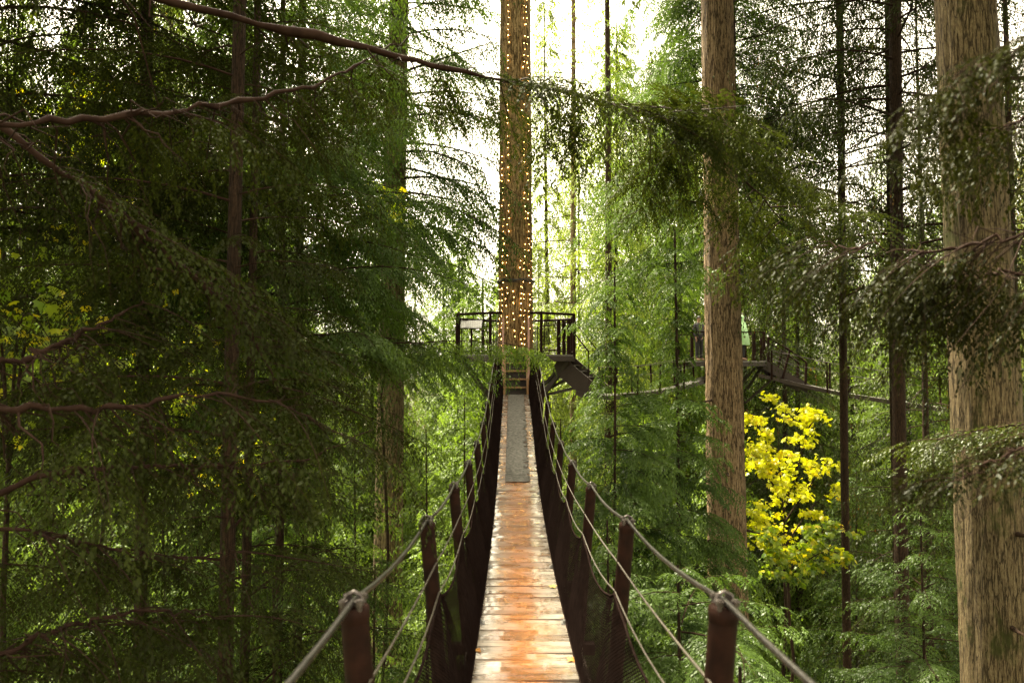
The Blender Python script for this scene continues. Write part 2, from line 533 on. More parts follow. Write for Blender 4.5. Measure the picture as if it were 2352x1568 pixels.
# ------------------------------------------------------------------ foliage
def bough(rng, L, wid, rise, droop, leaf, sag=.5, start=.12, dens=1.0, asc=55, fat=.46, twigr=.006):
    """one flat hemlock bough growing along +X: twig tubes, and feathered sprays of two-ranked needle leaves"""
    n2 = max(8, int(L * (1 - start) / (leaf * 1.55) * dens))
    k = np.arange(n2)
    s = start + (1 - start) * (k + .5 + rng.uniform(-.35, .35, n2)) / n2
    side = np.where(k % 2 == 0, 1., -1.)
    wob = rng.uniform(-.12, .12) * L

    def axis(q):
        return np.stack([L * q, wob * np.sin(q * 3.0), L * (rise * q - droop * q * q)], -1)
    A = axis(s)
    l2 = wid * L * (1 - s) ** .8 * np.clip(.30 + (s - start) * 3.0, 0, 1) * rng.uniform(.55, 1.25, n2) + leaf * 1.5
    ang = side * np.radians(rng.uniform(asc - 12, asc + 12, n2))
    mz = rise - 2 * droop * s
    d2 = np.stack([np.cos(ang), np.sin(ang), mz * np.cos(ang) * .85 + rng.normal(0, .12, n2)], -1)
    n3 = np.maximum(4, (l2 / (leaf * .50) * dens).astype(int))
    i2 = np.repeat(k, n3)
    c3 = np.concatenate([np.arange(q) for q in n3])
    t = (c3 + .5 + rng.uniform(-.3, .3, len(i2))) / n3[i2]
    B = A[i2] + (l2[i2] * t)[:, None] * d2[i2]
    B[:, 2] -= sag * l2[i2] * t * t
    l3 = np.clip(l2[i2] * .40 * (1 - .72 * t), leaf * 1.0, leaf * 4.5) * rng.uniform(.7, 1.15, len(i2))
    s3 = np.where(c3 % 2 == 0, 1., -1.)
    a3 = ang[i2] + s3 * np.radians(rng.uniform(38, 54, len(i2)))
    z3 = d2[i2, 2] - 1.6 * sag * t
    n4 = np.maximum(4, (l3 / (leaf * .26) * dens).astype(int))
    i3 = np.repeat(np.arange(len(i2)), n4)
    c4 = np.concatenate([np.arange(q) for q in n4])
    u = (c4 + .5 + rng.uniform(-.3, .3, len(i3))) / n4[i3]
    d3 = np.stack([np.cos(a3), np.sin(a3), z3], -1)[i3]
    C = B[i3] + (l3[i3] * u)[:, None] * d3
    C[:, 2] -= sag * .6 * l3[i3] * u * u
    nl = len(i3)
    s4 = np.where(c4 % 2 == 0, 1., -1.)
    a4 = a3[i3] + s4 * np.radians(rng.uniform(22, 52, nl)) * (1 - .5 * u)
    d4 = np.stack([np.cos(a4), np.sin(a4), z3[i3] - sag * u + rng.normal(0, .16, nl)], -1)
    d4 /= np.linalg.norm(d4, axis=1, keepdims=True)
    ll = leaf * rng.uniform(.65, 1.2, nl) * (1 - .35 * u)
    sd = np.stack([-np.sin(a4), np.cos(a4), rng.normal(0, .28, nl)], -1)
    sd /= np.linalg.norm(sd, axis=1, keepdims=True)
    w = ll * fat * rng.uniform(.75, 1.2, nl)
    mid = C + (ll * .45)[:, None] * d4
    V = np.stack([C, mid + sd * (w * .5)[:, None], C + ll[:, None] * d4, mid - sd * (w * .5)[:, None]], 1).reshape(-1, 3)
    F = np.arange(nl * 4, dtype=np.int32).reshape(-1, 4)
    ti = np.clip(.10 + rng.uniform(-.12, .16) + .30 * rng.random(nl) + .32 * t[i3] * u + .18 * s[i2][i3], 0, 1)
    q = np.linspace(0, 1, 9)
    tw = [tubes(axis(q)[None], (twigr * L * (1.08 - q))[None], 5)]
    q2 = np.array([0, .5, 1.])
    P2 = A[:, None] + (l2[:, None] * q2)[:, :, None] * d2[:, None]
    P2[:, :, 2] -= sag * l2[:, None] * q2 * q2
    R2 = (twigr * .30 * L * (1.1 - s))[:, None] * (1.05 - .8 * q2)
    tw.append(tubes(P2, R2, 3))
    return V, F, ti, tw


def rotz(V, az, roll=0.0):
    c, s = math.cos(az), math.sin(az)
    if roll:
        cr, sr = math.cos(roll), math.sin(roll)
        V = V @ np.array([[1, 0, 0], [0, cr, sr], [0, -sr, cr]])
    return V @ np.array([[c, s, 0], [-s, c, 0], [0, 0, 1.]])


class Crown:
    def __init__(s):
        s.lv, s.lf, s.lt, s.tv, s.tf = [], [], [], [], []
        s.nv = s.ntv = 0

    def add(s, b, az, pos, roll=0.0):
        V, F, ti, tw = b
        V = rotz(V, az, roll) + np.asarray(pos)[None]
        s.lv.append(V)
        s.lf.append(F + s.nv)
        s.lt.append(ti)
        s.nv += len(V)
        for v, f in tw:
            v = rotz(v, az, roll) + np.asarray(pos)[None]
            s.tv.append(v)
            s.tf.append(f + s.ntv)
            s.ntv += len(v)

    def build(s, name, leafm, parent, barkm=None):
        g = []
        if s.lv:
            g.append((np.concatenate(s.lv), np.concatenate(s.lf), 0, np.concatenate(s.lt), False))
        if s.tv:
            g.append((np.concatenate(s.tv), np.concatenate(s.tf), 1, None, True))
        return np_mesh(name, g, [leafm, barkm or M['twig']], parent)


def trunk_mesh(name, parent, z0, z1, r0, r1, mat, lean=(0, 0), nseg=20, step=.5, amp=0.0, seed=0, fur=11, sweep=0.0):
    """tapered trunk in the parent's local space, with furrowed relief when amp > 0"""
    K = max(4, int((z1 - z0) / step) + 1)
    z = np.linspace(z0, z1, K)
    q = (z - z0) / (z1 - z0)
    r = r0 + (r1 - r0) * q
    r = r * (1 + .35 * np.exp(-(z - z0) / 1.2))
    th = np.arange(nseg) * 2 * PI / nseg
    cx = lean[0] * (z - z0) + sweep * np.sin(q * 5 + seed)
    cyy = lean[1] * (z - z0) + sweep * np.cos(q * 4 + seed * 2)
    rad = np.repeat(r[:, None], nseg, 1)
    if amp:
        for a in range(K):
            for b in range(nseg):
                p = Vector((math.cos(th[b]) * fur * .55, math.sin(th[b]) * fur * .55, z[a] * .55 + seed * 7))
                n1 = mnoise.noise(p)
                n2 = mnoise.noise(Vector((p.x * 2.3, p.y * 2.3, z[a] * 2.2 + 9)))
                rad[a, b] *= 1 + amp * (1 - 2.4 * abs(n1)) + amp * .5 * n2
    V = np.stack([cx[:, None] + rad * np.cos(th), cyy[:, None] + rad * np.sin(th), np.repeat(z[:, None], nseg, 1)], -1).reshape(-1, 3)
    i = np.arange(nseg)
    j = (i + 1) % nseg
    b = (np.arange(K - 1) * nseg)[:, None]
    F = np.stack([b + i, b + j, b + j + nseg, b + i + nseg], -1).reshape(-1, 4)
    return np_mesh(name, [(V, F, 0, None, True)], [mat], parent)


def conifer(name, label, cat, x, y, ztop, R, r0, zlo, leaf, leafm, nb, seed, group=None, rise=.12, droop=.35, wid=.42,
            sag=.5, dens=1.0, barkm=None, zbase=None, r1=None, lean=(0, 0), zhi=None, azf=None, cull=True, pw=.75, fat=.46,
            start=.12, nseg=12, amp=0, step=.7, asc=55, twigr=.006, sweep=.04, minL=.25, roll=.15, extra=None, fur=11, Lf=None):
    """a conifer: tapered trunk and a crown of many flat boughs. Heights are relative to the eye."""
    rng = np.random.default_rng(seed)
    gb = ground_z(x, y) - .3 if zbase is None else zbase
    root = empty(name, (x, y, gb), label, cat, group)
    top = CZ + ztop - gb
    trunk_mesh("trunk", root, 0, top, r0, max(.012, r0 * .12) if r1 is None else r1, barkm or M['bark_dark'], lean, nseg, step, amp, seed, fur, sweep)
    cr = Crown()
    zl = CZ + zlo - gb
    zh = top if zhi is None else CZ + zhi - gb
    az = rng.uniform(0, 6.28)
    for i in range(nb):
        q = (i + rng.random()) / nb
        z = zl + (zh - zl) * q
        fr = max(0, (top - z) / max(.1, top - zl))
        L = (R * min(1, fr ** pw) + minL) * rng.uniform(.72, 1.12)
        az += 2.4 + rng.normal(0, .35)
        if azf is not None:
            L *= azf(az % 6.2832)
            if L < .2:
                continue
        if Lf is not None:
            L *= Lf(gb + z - CZ)
        px = lean[0] * z
        py = lean[1] * z
        mid = (x + px + math.cos(az) * L * .55, y + py + math.sin(az) * L * .55, gb + z - .3 * L)
        lf = leaf
        if cull and not in_view(mid):
            # out of the picture: only what stands above still matters, for the shade it gives
            if gb + z < CZ - .5 or math.hypot(mid[0], mid[1]) < 1.6 or L < .8:
                continue
            lf = max(leaf * 2.2, .11)
        ri = rise + (1 - fr) * .35 + rng.normal(0, .06)
        b = bough(rng, L, wid, ri, droop * rng.uniform(.7, 1.25), lf, sag=sag, dens=dens, fat=fat, start=start, asc=asc, twigr=twigr)
        cr.add(b, az, (px, py, z), rng.normal(0, roll))
    if extra:
        extra(cr, root, rng)
    if cr.lv:
        cr.build("crown", leafm, root)
    return root


# ------------------------------------------------------------------ ground
def ground_z(x, y):
    return 1.2 * math.sin(x * .05 + 1) + 1.0 * math.cos(y * .043) + .08 * max(0, y - 30) + 0.10 * max(0, abs(x) - 12) - 0.6


def build_ground():
    n = 90
    a = np.linspace(-1, 1, n)
    a = np.sign(a) * np.abs(a) ** 1.8 * 420
    V = np.array([(x, y + 20, ground_z(min(max(x, -90), 90), min(max(y + 20, -60), 110)) + .5 * mnoise.noise(Vector((x * .15, y * .15, 0)))) for y in a for x in a])
    i = np.arange(n - 1)
    b = (i[:, None] * n + i[None, :]).ravel()
    F = np.stack([b, b + 1, b + n + 1, b + n], -1)
    o = np_mesh("ground", [(V, F, 0, None, True)], [M['soil']])
    tag(o, kind='structure')


build_ground()


# ------------------------------------------------------------------ suspension bridge
def curve(xs, ys):
    xs = np.array(xs, float)
    ys = np.array(ys, float)
    d = np.gradient(ys, xs)

    def f(x):
        x = float(x)
        i = int(np.clip(np.searchsorted(xs, x) - 1, 0, len(xs) - 2))
        h = xs[i + 1] - xs[i]
        t = (x - xs[i]) / h
        return float((2 * t ** 3 - 3 * t * t + 1) * ys[i] + (t ** 3 - 2 * t * t + t) * h * d[i] + (-2 * t ** 3 + 3 * t * t) * ys[i + 1] + (t ** 3 - t * t) * h * d[i + 1])
    return f


zdeck = curve([-3, 0, 1.8, 3.3, 4.9, 6.4, 7.9, 9.4, 11, 13.1, 16.4, 18], [-.95, -1.38, -1.57, -1.70, -1.80, -1.85, -1.83, -1.74, -1.53, -1.13, -.66, -.5])


def bx(y):
    return .068 + .0016 * y


YP = [.29 + 1.52 * k for k in range(-1, 11)]      # post stations
HP = .95


def post_top(y, s):
    return Vector((bx(y) + s * .485, y, CZ + zdeck(y) + HP))


def build_bridge():
    root = empty("suspension_bridge", (bx(0), 0, CZ - 1.4), "narrow wooden plank suspension bridge with rusty posts and black netting leading to the lit tree", "bridge")
    rng = random.Random(3)
    d = MB()
    pitch = .108
    n = int((16.35 + 2.2) / pitch)
    for i in range(n):
        y = -2.2 + pitch * (i + .5)
        z = CZ + zdeck(y)
        sl = math.atan((zdeck(y + .05) - zdeck(y - .05)) / .1)
        m = Matrix.Rotation(sl, 3, 'X') @ Matrix.Rotation(rng.gauss(0, .010), 3, 'Y') @ Matrix.Rotation(rng.gauss(0, .007), 3, 'Z')
        w = .36 + rng.uniform(-.012, .006)
        d.box((bx(y) + rng.gauss(0, .005), y, z - .02 + rng.gauss(0, .0025)), (2 * w, pitch - rng.choice((.002, .003, .005)), .04), m, rng.random())
    d.build("deck", M['deck'], root)
    # lengthwise bearers under the boards
    for s in (-1, 1):
        b = MB()
        for y in np.arange(-2.2, 16.2, .8):
            b.beam((bx(y) + s * .33, y, CZ + zdeck(y) - .09), (bx(y) + s * .33, y + .8, CZ + zdeck(y + .8) - .09), .05, .09)
        b.build("bearer", M['wood_dark'], root)
    for y in YP:
        if y > 16:
            continue
        z = CZ + zdeck(y)
        c = MB()
        c.beam((bx(y) - .50, y, z - .17), (bx(y) + .50, y, z - .17), .07, .07)
        c.build("crossbeam", M['rust'], root)
        for s in (-1, 1):
            t = post_top(y, s)
            base = Vector((bx(y) + s * .39, y, z - .14))
            dr = (t - base).normalized()
            p = MB()
            p.tube([base, base + (t - base) * .5, t - dr * .012], .037, 14)
            p.tube([t - dr * .045, t - dr * .03, t - dr * .012, t - dr * .004], [.0375, .0405, .0405, .034], 14)
            po = p.build("post", M['rust'], root)
            k = MB()
            for q in (-1, 1):
                for e in (-1, 1):
                    o = Vector((q * .020, e * .026, 0))
                    k.tube([t + o - dr * .02, t + o + dr * .020], .0075, 6)
                    k.tube([t + o + dr * .006, t + o + dr * .017], .0125, 6)
            k.tube([t + Vector((-.024, 0, .004)), t + Vector((-.017, 0, .024)), t + Vector((0, 0, .032)), t + Vector((.017, 0, .024)), t + Vector((.024, 0, .004))], .006, 6)
            k.build("cable_clamp", M['darksteel'], po)
            # little steel angle bolted to the boards
            a = MB()
            a.box((bx(y) + s * .292, y, z + .006), (.052, .062, .008))
            a.box((bx(y) + s * .318, y, z + .028), (.006, .062, .05))
            a.tube([(bx(y) + s * .288, y - .014, z + .008), (bx(y) + s * .288, y - .014, z + .026)], .009, 6)
            a.tube([(bx(y) + s * .288, y + .016, z + .008), (bx(y) + s * .288, y + .016, z + .022)], .009, 6)
            a.build("bracket", M['bolt'], root)
    for s in (-1, 1):
        end = Vector((s * .46 + .09, 17.02, CZ + 1.27))
        ys = [y for y in YP if y < 15.6]
        pts = []
        for a, b in zip(ys[:-1], ys[1:]):
            for q in range(6):
                f = q / 6
                p = post_top(a, s).lerp(post_top(b, s), f)
                p.z += .010 - .035 * 4 * f * (1 - f)
                pts.append(p)
        pts.append(post_top(ys[-1], s) + Vector((0, 0, .01)))
        for q in (.33, .66, 1):
            pts.append(post_top(ys[-1], s).lerp(end, q) + Vector((0, 0, -.05 * 4 * q * (1 - q))))
        m = MB()
        m.tube(pts, .0078, 8)
        m.build("main_cable", M['steel'], root)
        for fr, rr, sg in ((.80, .0042, .012), (.655, .0042, .05)):
            pts = []
            for a, b in zip(ys[:-1], ys[1:]):
                A = Vector((bx(a) + s * (.39 + .095 * fr - .03), a, CZ + zdeck(a) + HP * fr))
                B = Vector((bx(b) + s * (.39 + .095 * fr - .03), b, CZ + zdeck(b) + HP * fr))
                for q in range(6):
                    f = q / 6
                    p = A.lerp(B, f)
                    p.z -= sg * 4 * f * (1 - f)
                    pts.append(p)
            pts.append(B)
            pts.append(Vector((s * .44 + .09, 17.0, CZ + 1.15 if fr > .7 else CZ + .9)))
            m = MB()
            m.tube(pts, rr, 6)
            m.build("wire_rope", M['rope'], root)
        # netting: crossed ribbons from the deck edge up to the lower rope
        y0, y1 = -.6, 16.6
        cell = .029
        nu, nv = int((y1 - y0) / cell), 24

        def npt(i, j):
            y = y0 + i * cell
            v = j / nv
            ph = ((y - .29) / 1.52) % 1.0
            dip = 4 * ph * (1 - ph)
            H = HP * (.64 - .13 * dip ** .8)
            near = max(0., 1 - min(ph, 1 - ph) / .16)
            x = .305 + v * (.085 - .02 * dip) + .05 * v * v - .020 * near * v + .012 * math.sin(y * 9 + v * 4) * v * (1 - v) - .03 * math.sin(v * PI) * dip
            k = max(0., y - 14.2) / 2.6
            H += .35 * min(1, k)
            return (bx(y) + s * x, y, CZ + zdeck(y) + .006 + H * v)
        G = np.array([[npt(i, j) for j in range(nv + 1)] for i in range(nu + 1)])
        a, b = G[:-1, :-1].reshape(-1, 3), G[1:, 1:].reshape(-1, 3)
        c, e = G[1:, :-1].reshape(-1, 3), G[:-1, 1:].reshape(-1, 3)
        V, F = [], []
        off = 0
        for p, q in ((a, b), (c, e)):
            t = q - p
            wv = np.cross(t, np.array([1., 0, 0]))
            wv = wv / (np.linalg.norm(wv, axis=1, keepdims=True) + 1e-9) * .0021
            wx = np.zeros_like(p)
            wx[:, 0] = .0017
            for ww in (wv, wx):
                Q = np.stack([p - ww, p + ww, q + ww, q - ww], 1).reshape(-1, 3)
                V.append(Q)
                F.append(np.arange(len(Q)).reshape(-1, 4) + off)
                off += len(Q)
        nb_ = MB()
        nb_.add(np.concatenate(V), np.concatenate(F))
        nb_.tube([tuple(g) for g in G[::2, -1]], .007, 5)
        nb_.tube([tuple(g) for g in G[::2, 0]], .009, 5)
        nb_.build("netting", M['net'], root)
    return root


build_bridge()

# worn matting on the far half of the deck
mt = MB()
_r = random.Random(11)
yy = 9.95
while yy < 16.2:
    st = _r.uniform(.012, .035)
    y2 = min(16.2, yy + st)
    xr = .185
    if _r.random() < .62 and yy < 15.2:
        xr = .185 - abs(_r.gauss(0, .05))
    za, zb = CZ + zdeck(yy) + .008, CZ + zdeck(y2) + .008
    if y2 - yy > .002:
        mt.hexa([(bx(yy) - .185, yy, za), (bx(yy) + xr, yy, za), (bx(y2) + xr - _r.uniform(0, .012), y2, zb), (bx(y2) - .185, y2, zb),
                 (bx(yy) - .185, yy, za + .008), (bx(yy) + xr, yy, za + .008), (bx(y2) + xr, y2, zb + .008), (bx(y2) - .185, y2, zb + .008)])
    yy = y2
tag(mt.build("floor_mat", M['mat']), "grey gritty mat with a frayed edge lying on the bridge deck", "mat")


# fallen leaves on the boards
def star_leaf(mb, p, r, n, rnd, lift=.004):
    v = [(p[0], p[1], p[2] + .006)]
    for i in range(n * 2):
        a = 2 * PI * i / (n * 2) + rnd.random() * .2
        rr = r if i % 2 == 0 else r * .42
        v.append((p[0] + rr * math.cos(a), p[1] + rr * math.sin(a), p[2] + rnd.uniform(0, lift * 3)))
    mb.add(v, [(0, 1 + i, 1 + (i + 1) % (n * 2)) for i in range(n * 2)])


_r = random.Random(5)
for (lx, ly, rr, mm, lab) in (
        (.265, 5.75, .045, 'litter_y', "yellow leaf stuck to the deck edge by the netting halfway along the bridge"),
        (-.285, 4.3, .050, 'litter', "orange cedar sprig beside the bracket on the bridge deck"),
        (.285, 4.15, .050, 'litter', "tawny cedar sprig curled under the netting on the near deck edge"),
        (-.27, 3.72, .045, 'litter', "orange sprig at the bottom edge of the bridge deck"),
        (.02, 8.9, .035, 'litter_y', "small yellow leaf in the wet middle of the deck before the mat"),
        (.22, 8.0, .030, 'litter_y', "pale leaf fragment near the deck edge before the mat")):
    b = MB()
    star_leaf(b, (bx(ly) + lx, ly, CZ + zdeck(ly) + .004), rr, 5, _r)
    tag(b.build("fallen_leaf", M[mm]), lab, "leaf", "fallen leaves on the bridge deck")

# ------------------------------------------------------------------ lit tree, platform, stairs
TX, TY, TR = .105, 18.45, .44
tr_root = empty("fir_tree", (TX, TY, -.3), "massive straight fir trunk wrapped in fairy lights through the round platform", "tree")
trunk_mesh("trunk", tr_root, 0, 36, .56, .36, M['bark_lit'], (-.0005, 0), 72, .16, .045, 3, 13)
FZ = CZ + .30                                 # platform floor


def trunk_r(z):
    return .56 + (.36 - .56) * (z + .3) / 36


def build_platform():
    root = empty("viewing_platform", (TX, TY, FZ), "round treetop platform with rusty tube railing and mesh panels around the lit trunk", "platform")
    ring = [(-.54, 16.98), (-1.42, 17.55), (-1.5, 19.2), (-.65, 20.0), (.85, 20.0), (1.68, 19.2), (1.60, 17.55), (.73, 16.98)]
    # decking with a hole for the trunk
    d = MB()
    n = len(ring)
    inner = [(TX + .56 * math.cos(math.atan2(y - TY, x - TX)), TY + .56 * math.sin(math.atan2(y - TY, x - TX))) for x, y in ring]
    for i in range(n):
        j = (i + 1) % n
        a, b, c, e = ring[i], ring[j], inner[j], inner[i]
        d.hexa([(*a, FZ - .04), (*e, FZ - .04), (*c, FZ - .04), (*b, FZ - .04), (*a, FZ), (*e, FZ), (*c, FZ), (*b, FZ)], .4)
    d.build("deck", M['deck_far'], root)
    r = MB()
    for i in range(n):
        j = (i + 1) % n
        r.beam((*ring[i], FZ - .105), (*ring[j], FZ - .105), .06, .13)
    r.build("rim_beam", M['wood_dark'], root)
    for i in range(n):
        if i == n - 1:
            pass
        b = MB()
        x, y = ring[i]
        b.beam((x, y, FZ - .10), (TX + (x - TX) * .32, TY + (y - TY) * .32, FZ - .12), .07, .10)
        b.build("joist", M['wood_dark'], root)
    HR = 1.03
    for i in range(n):
        x, y = ring[i]
        p = MB()
        p.tube([(x, y, FZ - .12), (x, y, FZ + HR)], .036, 12)
        p.build("post", M['rust'], root)
    for i in range(n):
        j = (i + 1) % n
        a, b = Vector((*ring[i], FZ + HR)), Vector((*ring[j], FZ + HR))
        hr = MB()
        if i == n - 1:                       # the gap for the bridge stairs: two short stubs
            for p, q in ((b, a), (a, b)):
                hr = MB()
                hr.tube([p, p + (q - p) * .22], .034, 10)
                hr.build("handrail", M['rust'], root)
            continue
        hr.tube([a, b], .034, 10)
        hr.build("handrail", M['rust'], root)
        # framed mesh panel below the rail
        u = (b - a).normalized()
        L = (b - a).length
        p = MB()
        z0, z1 = FZ + .09, FZ + HR - .16
        A, B = a + u * .10, b - u * .10
        q = lambda f, z: Vector((A.x + (B.x - A.x) * f, A.y + (B.y - A.y) * f, z))
        for e in ((q(0, z0), q(1, z0)), (q(0, z1), q(1, z1)), (q(0, z0), q(0, z1)), (q(1, z0), q(1, z1))):
            p.tube(e, .012, 6)
        for f in (.12, .5, .88):
            p.tube([q(f, z1), q(f, FZ + HR)], .010, 6)
        m = int((B - A).length / .055)
        for k in range(1, m):
            p.tube([q(k / m, z0), q(k / m, z1)], .0022, 3, False)
        m = int((z1 - z0) / .055)
        for k in range(1, m):
            z = z0 + (z1 - z0) * k / m
            p.tube([q(0, z), q(1, z)], .0022, 3, False)
        p.build("mesh_panel", M['rust'], root)
    for (x, y) in (ring[1], ring[6], ring[2], ring[5]):
        b = MB()
        b.beam((x * .92, y, FZ - .16), (TX + (.40 if x > 0 else -.40), TY - (.1 if y < TY else -.1), FZ - 1.5), .075, .11)
        b.build("brace", M['wood_dark'], root)
    c = MB()
    for i in range(24):
        a0, a1 = i * 2 * PI / 24, (i + 1) * 2 * PI / 24
        ri, ro = .545, .60
        c.hexa([(TX + ri * math.cos(a0), TY + ri * math.sin(a0), FZ - .30), (TX + ro * math.cos(a0), TY + ro * math.sin(a0), FZ - .30),
                (TX + ro * math.cos(a1), TY + ro * math.sin(a1), FZ - .30), (TX + ri * math.cos(a1), TY + ri * math.sin(a1), FZ - .30),
                (TX + ri * math.cos(a0), TY + ri * math.sin(a0), FZ - .05), (TX + ro * math.cos(a0), TY + ro * math.sin(a0), FZ - .05),
                (TX + ro * math.cos(a1), TY + ro * math.sin(a1), FZ - .05), (TX + ri * math.cos(a1), TY + ri * math.sin(a1), FZ - .05)])
    c.build("trunk_collar", M['rust'], root)
    for s in (-1, 1):
        k = MB()
        p = Vector((s * .46 + .09, 17.0, FZ + .98))
        for q in range(5):
            z = p.z - .05 * q
            ax = (.014, 0) if q % 2 else (0, .014)
            k.tube([(p.x - ax[0], p.y - ax[1], z), (p.x - ax[0], p.y - ax[1], z - .06), (p.x + ax[0], p.y + ax[1], z - .06), (p.x + ax[0], p.y + ax[1], z), (p.x - ax[0], p.y - ax[1], z)], .006, 5)
        k.build("chain", M['bolt'], root)
    return ring


ring = build_platform()


def build_stairs():
    x0 = .095
    root = empty("staircase", (x0, 16.6, CZ - .66), "steep little wooden staircase with golden treads from the bridge up to the platform", "stairs")
    zb, zt = CZ + zdeck(16.35) - .02, FZ
    n = 5
    ya, yb = 16.42, 17.0
    for i in range(n):
        f = i / n
        y = ya + (yb - ya) * f
        z = zb + (zt - zb) * (i + .9) / n
        t = MB()
        t.box((x0, y + .06, z), (.50, .15, .035))
        t.build("tread", M['wood_gold'], root)
        t = MB()
        t.box((x0, y + .12, z - .10), (.50, .016, .155))
        t.build("riser", M['wood_dark'], root)
    for s in (-1, 1):
        t = MB()
        t.beam((x0 + s * .275, ya - .03, zb + .10), (x0 + s * .275, yb + .03, zt + .0), .042, .20)
        t.build("stringer", M['wood_gold'], root)
        t = MB()
        t.box((x0 + s * .300, ya - .09, zb + .19), (.085, .085, .40))
        t.build("newel_post", M['wood_gold'], root)
        t = MB()
        t.tube([(x0 + s * .315, ya - .02, zb + .38), (x0 + s * .315, yb - .05, zt + .90), (x0 + s * .315, yb - .05, zt - .1)], .024, 10)
        t.build("handrail", M['pink'], root)


build_stairs()


def build_side_stairs():
    root = empty("side_staircase", (1.7, 18.2, FZ - .5), "dark staircase running down from the lit platform towards a second bridge", "stairs")
    a, b = Vector((1.15, 17.75, FZ - .10)), Vector((2.05, 17.35, FZ - .88))
    wv = Vector((.36, .80, 0))
    t = MB()
    for o, nm in ((Vector((0, 0, 0)), 0), (wv, 1)):
        t = MB()
        t.beam(a + o - Vector((0, 0, .10)), b + o - Vector((0, 0, .10)), .05, .46)
        t.build("stringer", M['wood_dark'], root)
    t = MB()
    t.hexa([a + Vector((0, 0, -.14)), b + Vector((0, 0, -.14)), b + wv + Vector((0, 0, -.14)), a + wv + Vector((0, 0, -.14)),
            a + Vector((0, 0, -.11)), b + Vector((0, 0, -.11)), b + wv + Vector((0, 0, -.11)), a + wv + Vector((0, 0, -.11))])
    t.build("soffit", M['wood_dark'], root)
    for i in range(5):
        t = MB()
        p = a.lerp(b, (i + .5) / 5) + wv * .5 + Vector((0, 0, .06))
        t.box(p, (.17, .78, .035), Matrix.Rotation(-.42, 3, 'Z'))
        t.build("tread", M['wood_dark'], root)
    for o in (Vector((0, 0, 0)), wv):
        t = MB()
        t.tube([a + o + Vector((.2, -.08, 0)), a + o + Vector((.2, -.08, 1.0)), b + o + Vector((-.1, 0, .95)), b + o + Vector((-.1, 0, 0))], .022, 8)
        t.build("handrail", M['rust'], root)
    t = MB()
    t.box(b + wv * .5 + Vector((.02, -.1, -.16)), (.95, .95, .10), Matrix.Rotation(-.42, 3, 'Z') @ Matrix.Rotation(.12, 3, 'Y'))
    t.build("landing", M['wood_dark'], root)
    for (px, py, h) in ((1.30, 19.0, 1.0), (1.42, 18.7, .98), (1.53, 18.45, .96)):
        t = MB()
        t.tube([(px, py, FZ - .1), (px, py, FZ + h)], .05, 10)
        t.build("post", M['rust'], root)
    for k in range(3):
        t = MB()
        q = a.lerp(b, .2 + .3 * k)
        t.beam(q + Vector((-.1, .2, -.1)), Vector((TX + .42, TY - .1, FZ - 1.15)), .05, .07)
        t.build("brace", M['wood_dark'], root)


build_side_stairs()

# angled information board on the platform
si = empty("information_sign", (-1.05, 18.9, FZ), "pale tilted information board standing behind the left railing of the platform", "sign")
b = MB()
b.box((-1.12, 18.75, FZ + .86), (.58, .40, .02), Matrix.Rotation(.62, 3, 'X'))
b.build("board", M['sign'], si)
b = MB()
b.box((-1.12, 18.75, FZ + .842), (.62, .44, .012), Matrix.Rotation(.62, 3, 'X'))
b.build("frame", M['rust'], si)
b = MB()
b.tube([(-1.12, 18.82, FZ), (-1.12, 18.82, FZ + .82)], .028, 8)
b.build("post", M['rust'], si)

# black cable bundle tied round the trunk
zc = CZ + (841 - 643) * 18.0 / FOC
cb = MB()
_r = random.Random(2)
for k in range(5):
    pts = []
    for i in range(49):
        a = 2 * PI * i / 48
        rr = trunk_r(zc) * 1.045 + .012 + .014 * math.sin(a * 7 + k * 2) + .008 * k
        pts.append((TX + rr * math.cos(a), TY + rr * math.sin(a), zc + .022 * math.sin(a * 5 + k * 1.7) + (k - 2) * .014))
    cb.tube(pts, .013, 6, False)
tag(cb.build("cable_tie", M['black']), "black bundle of cables tied around the lit trunk above the platform", "cable")

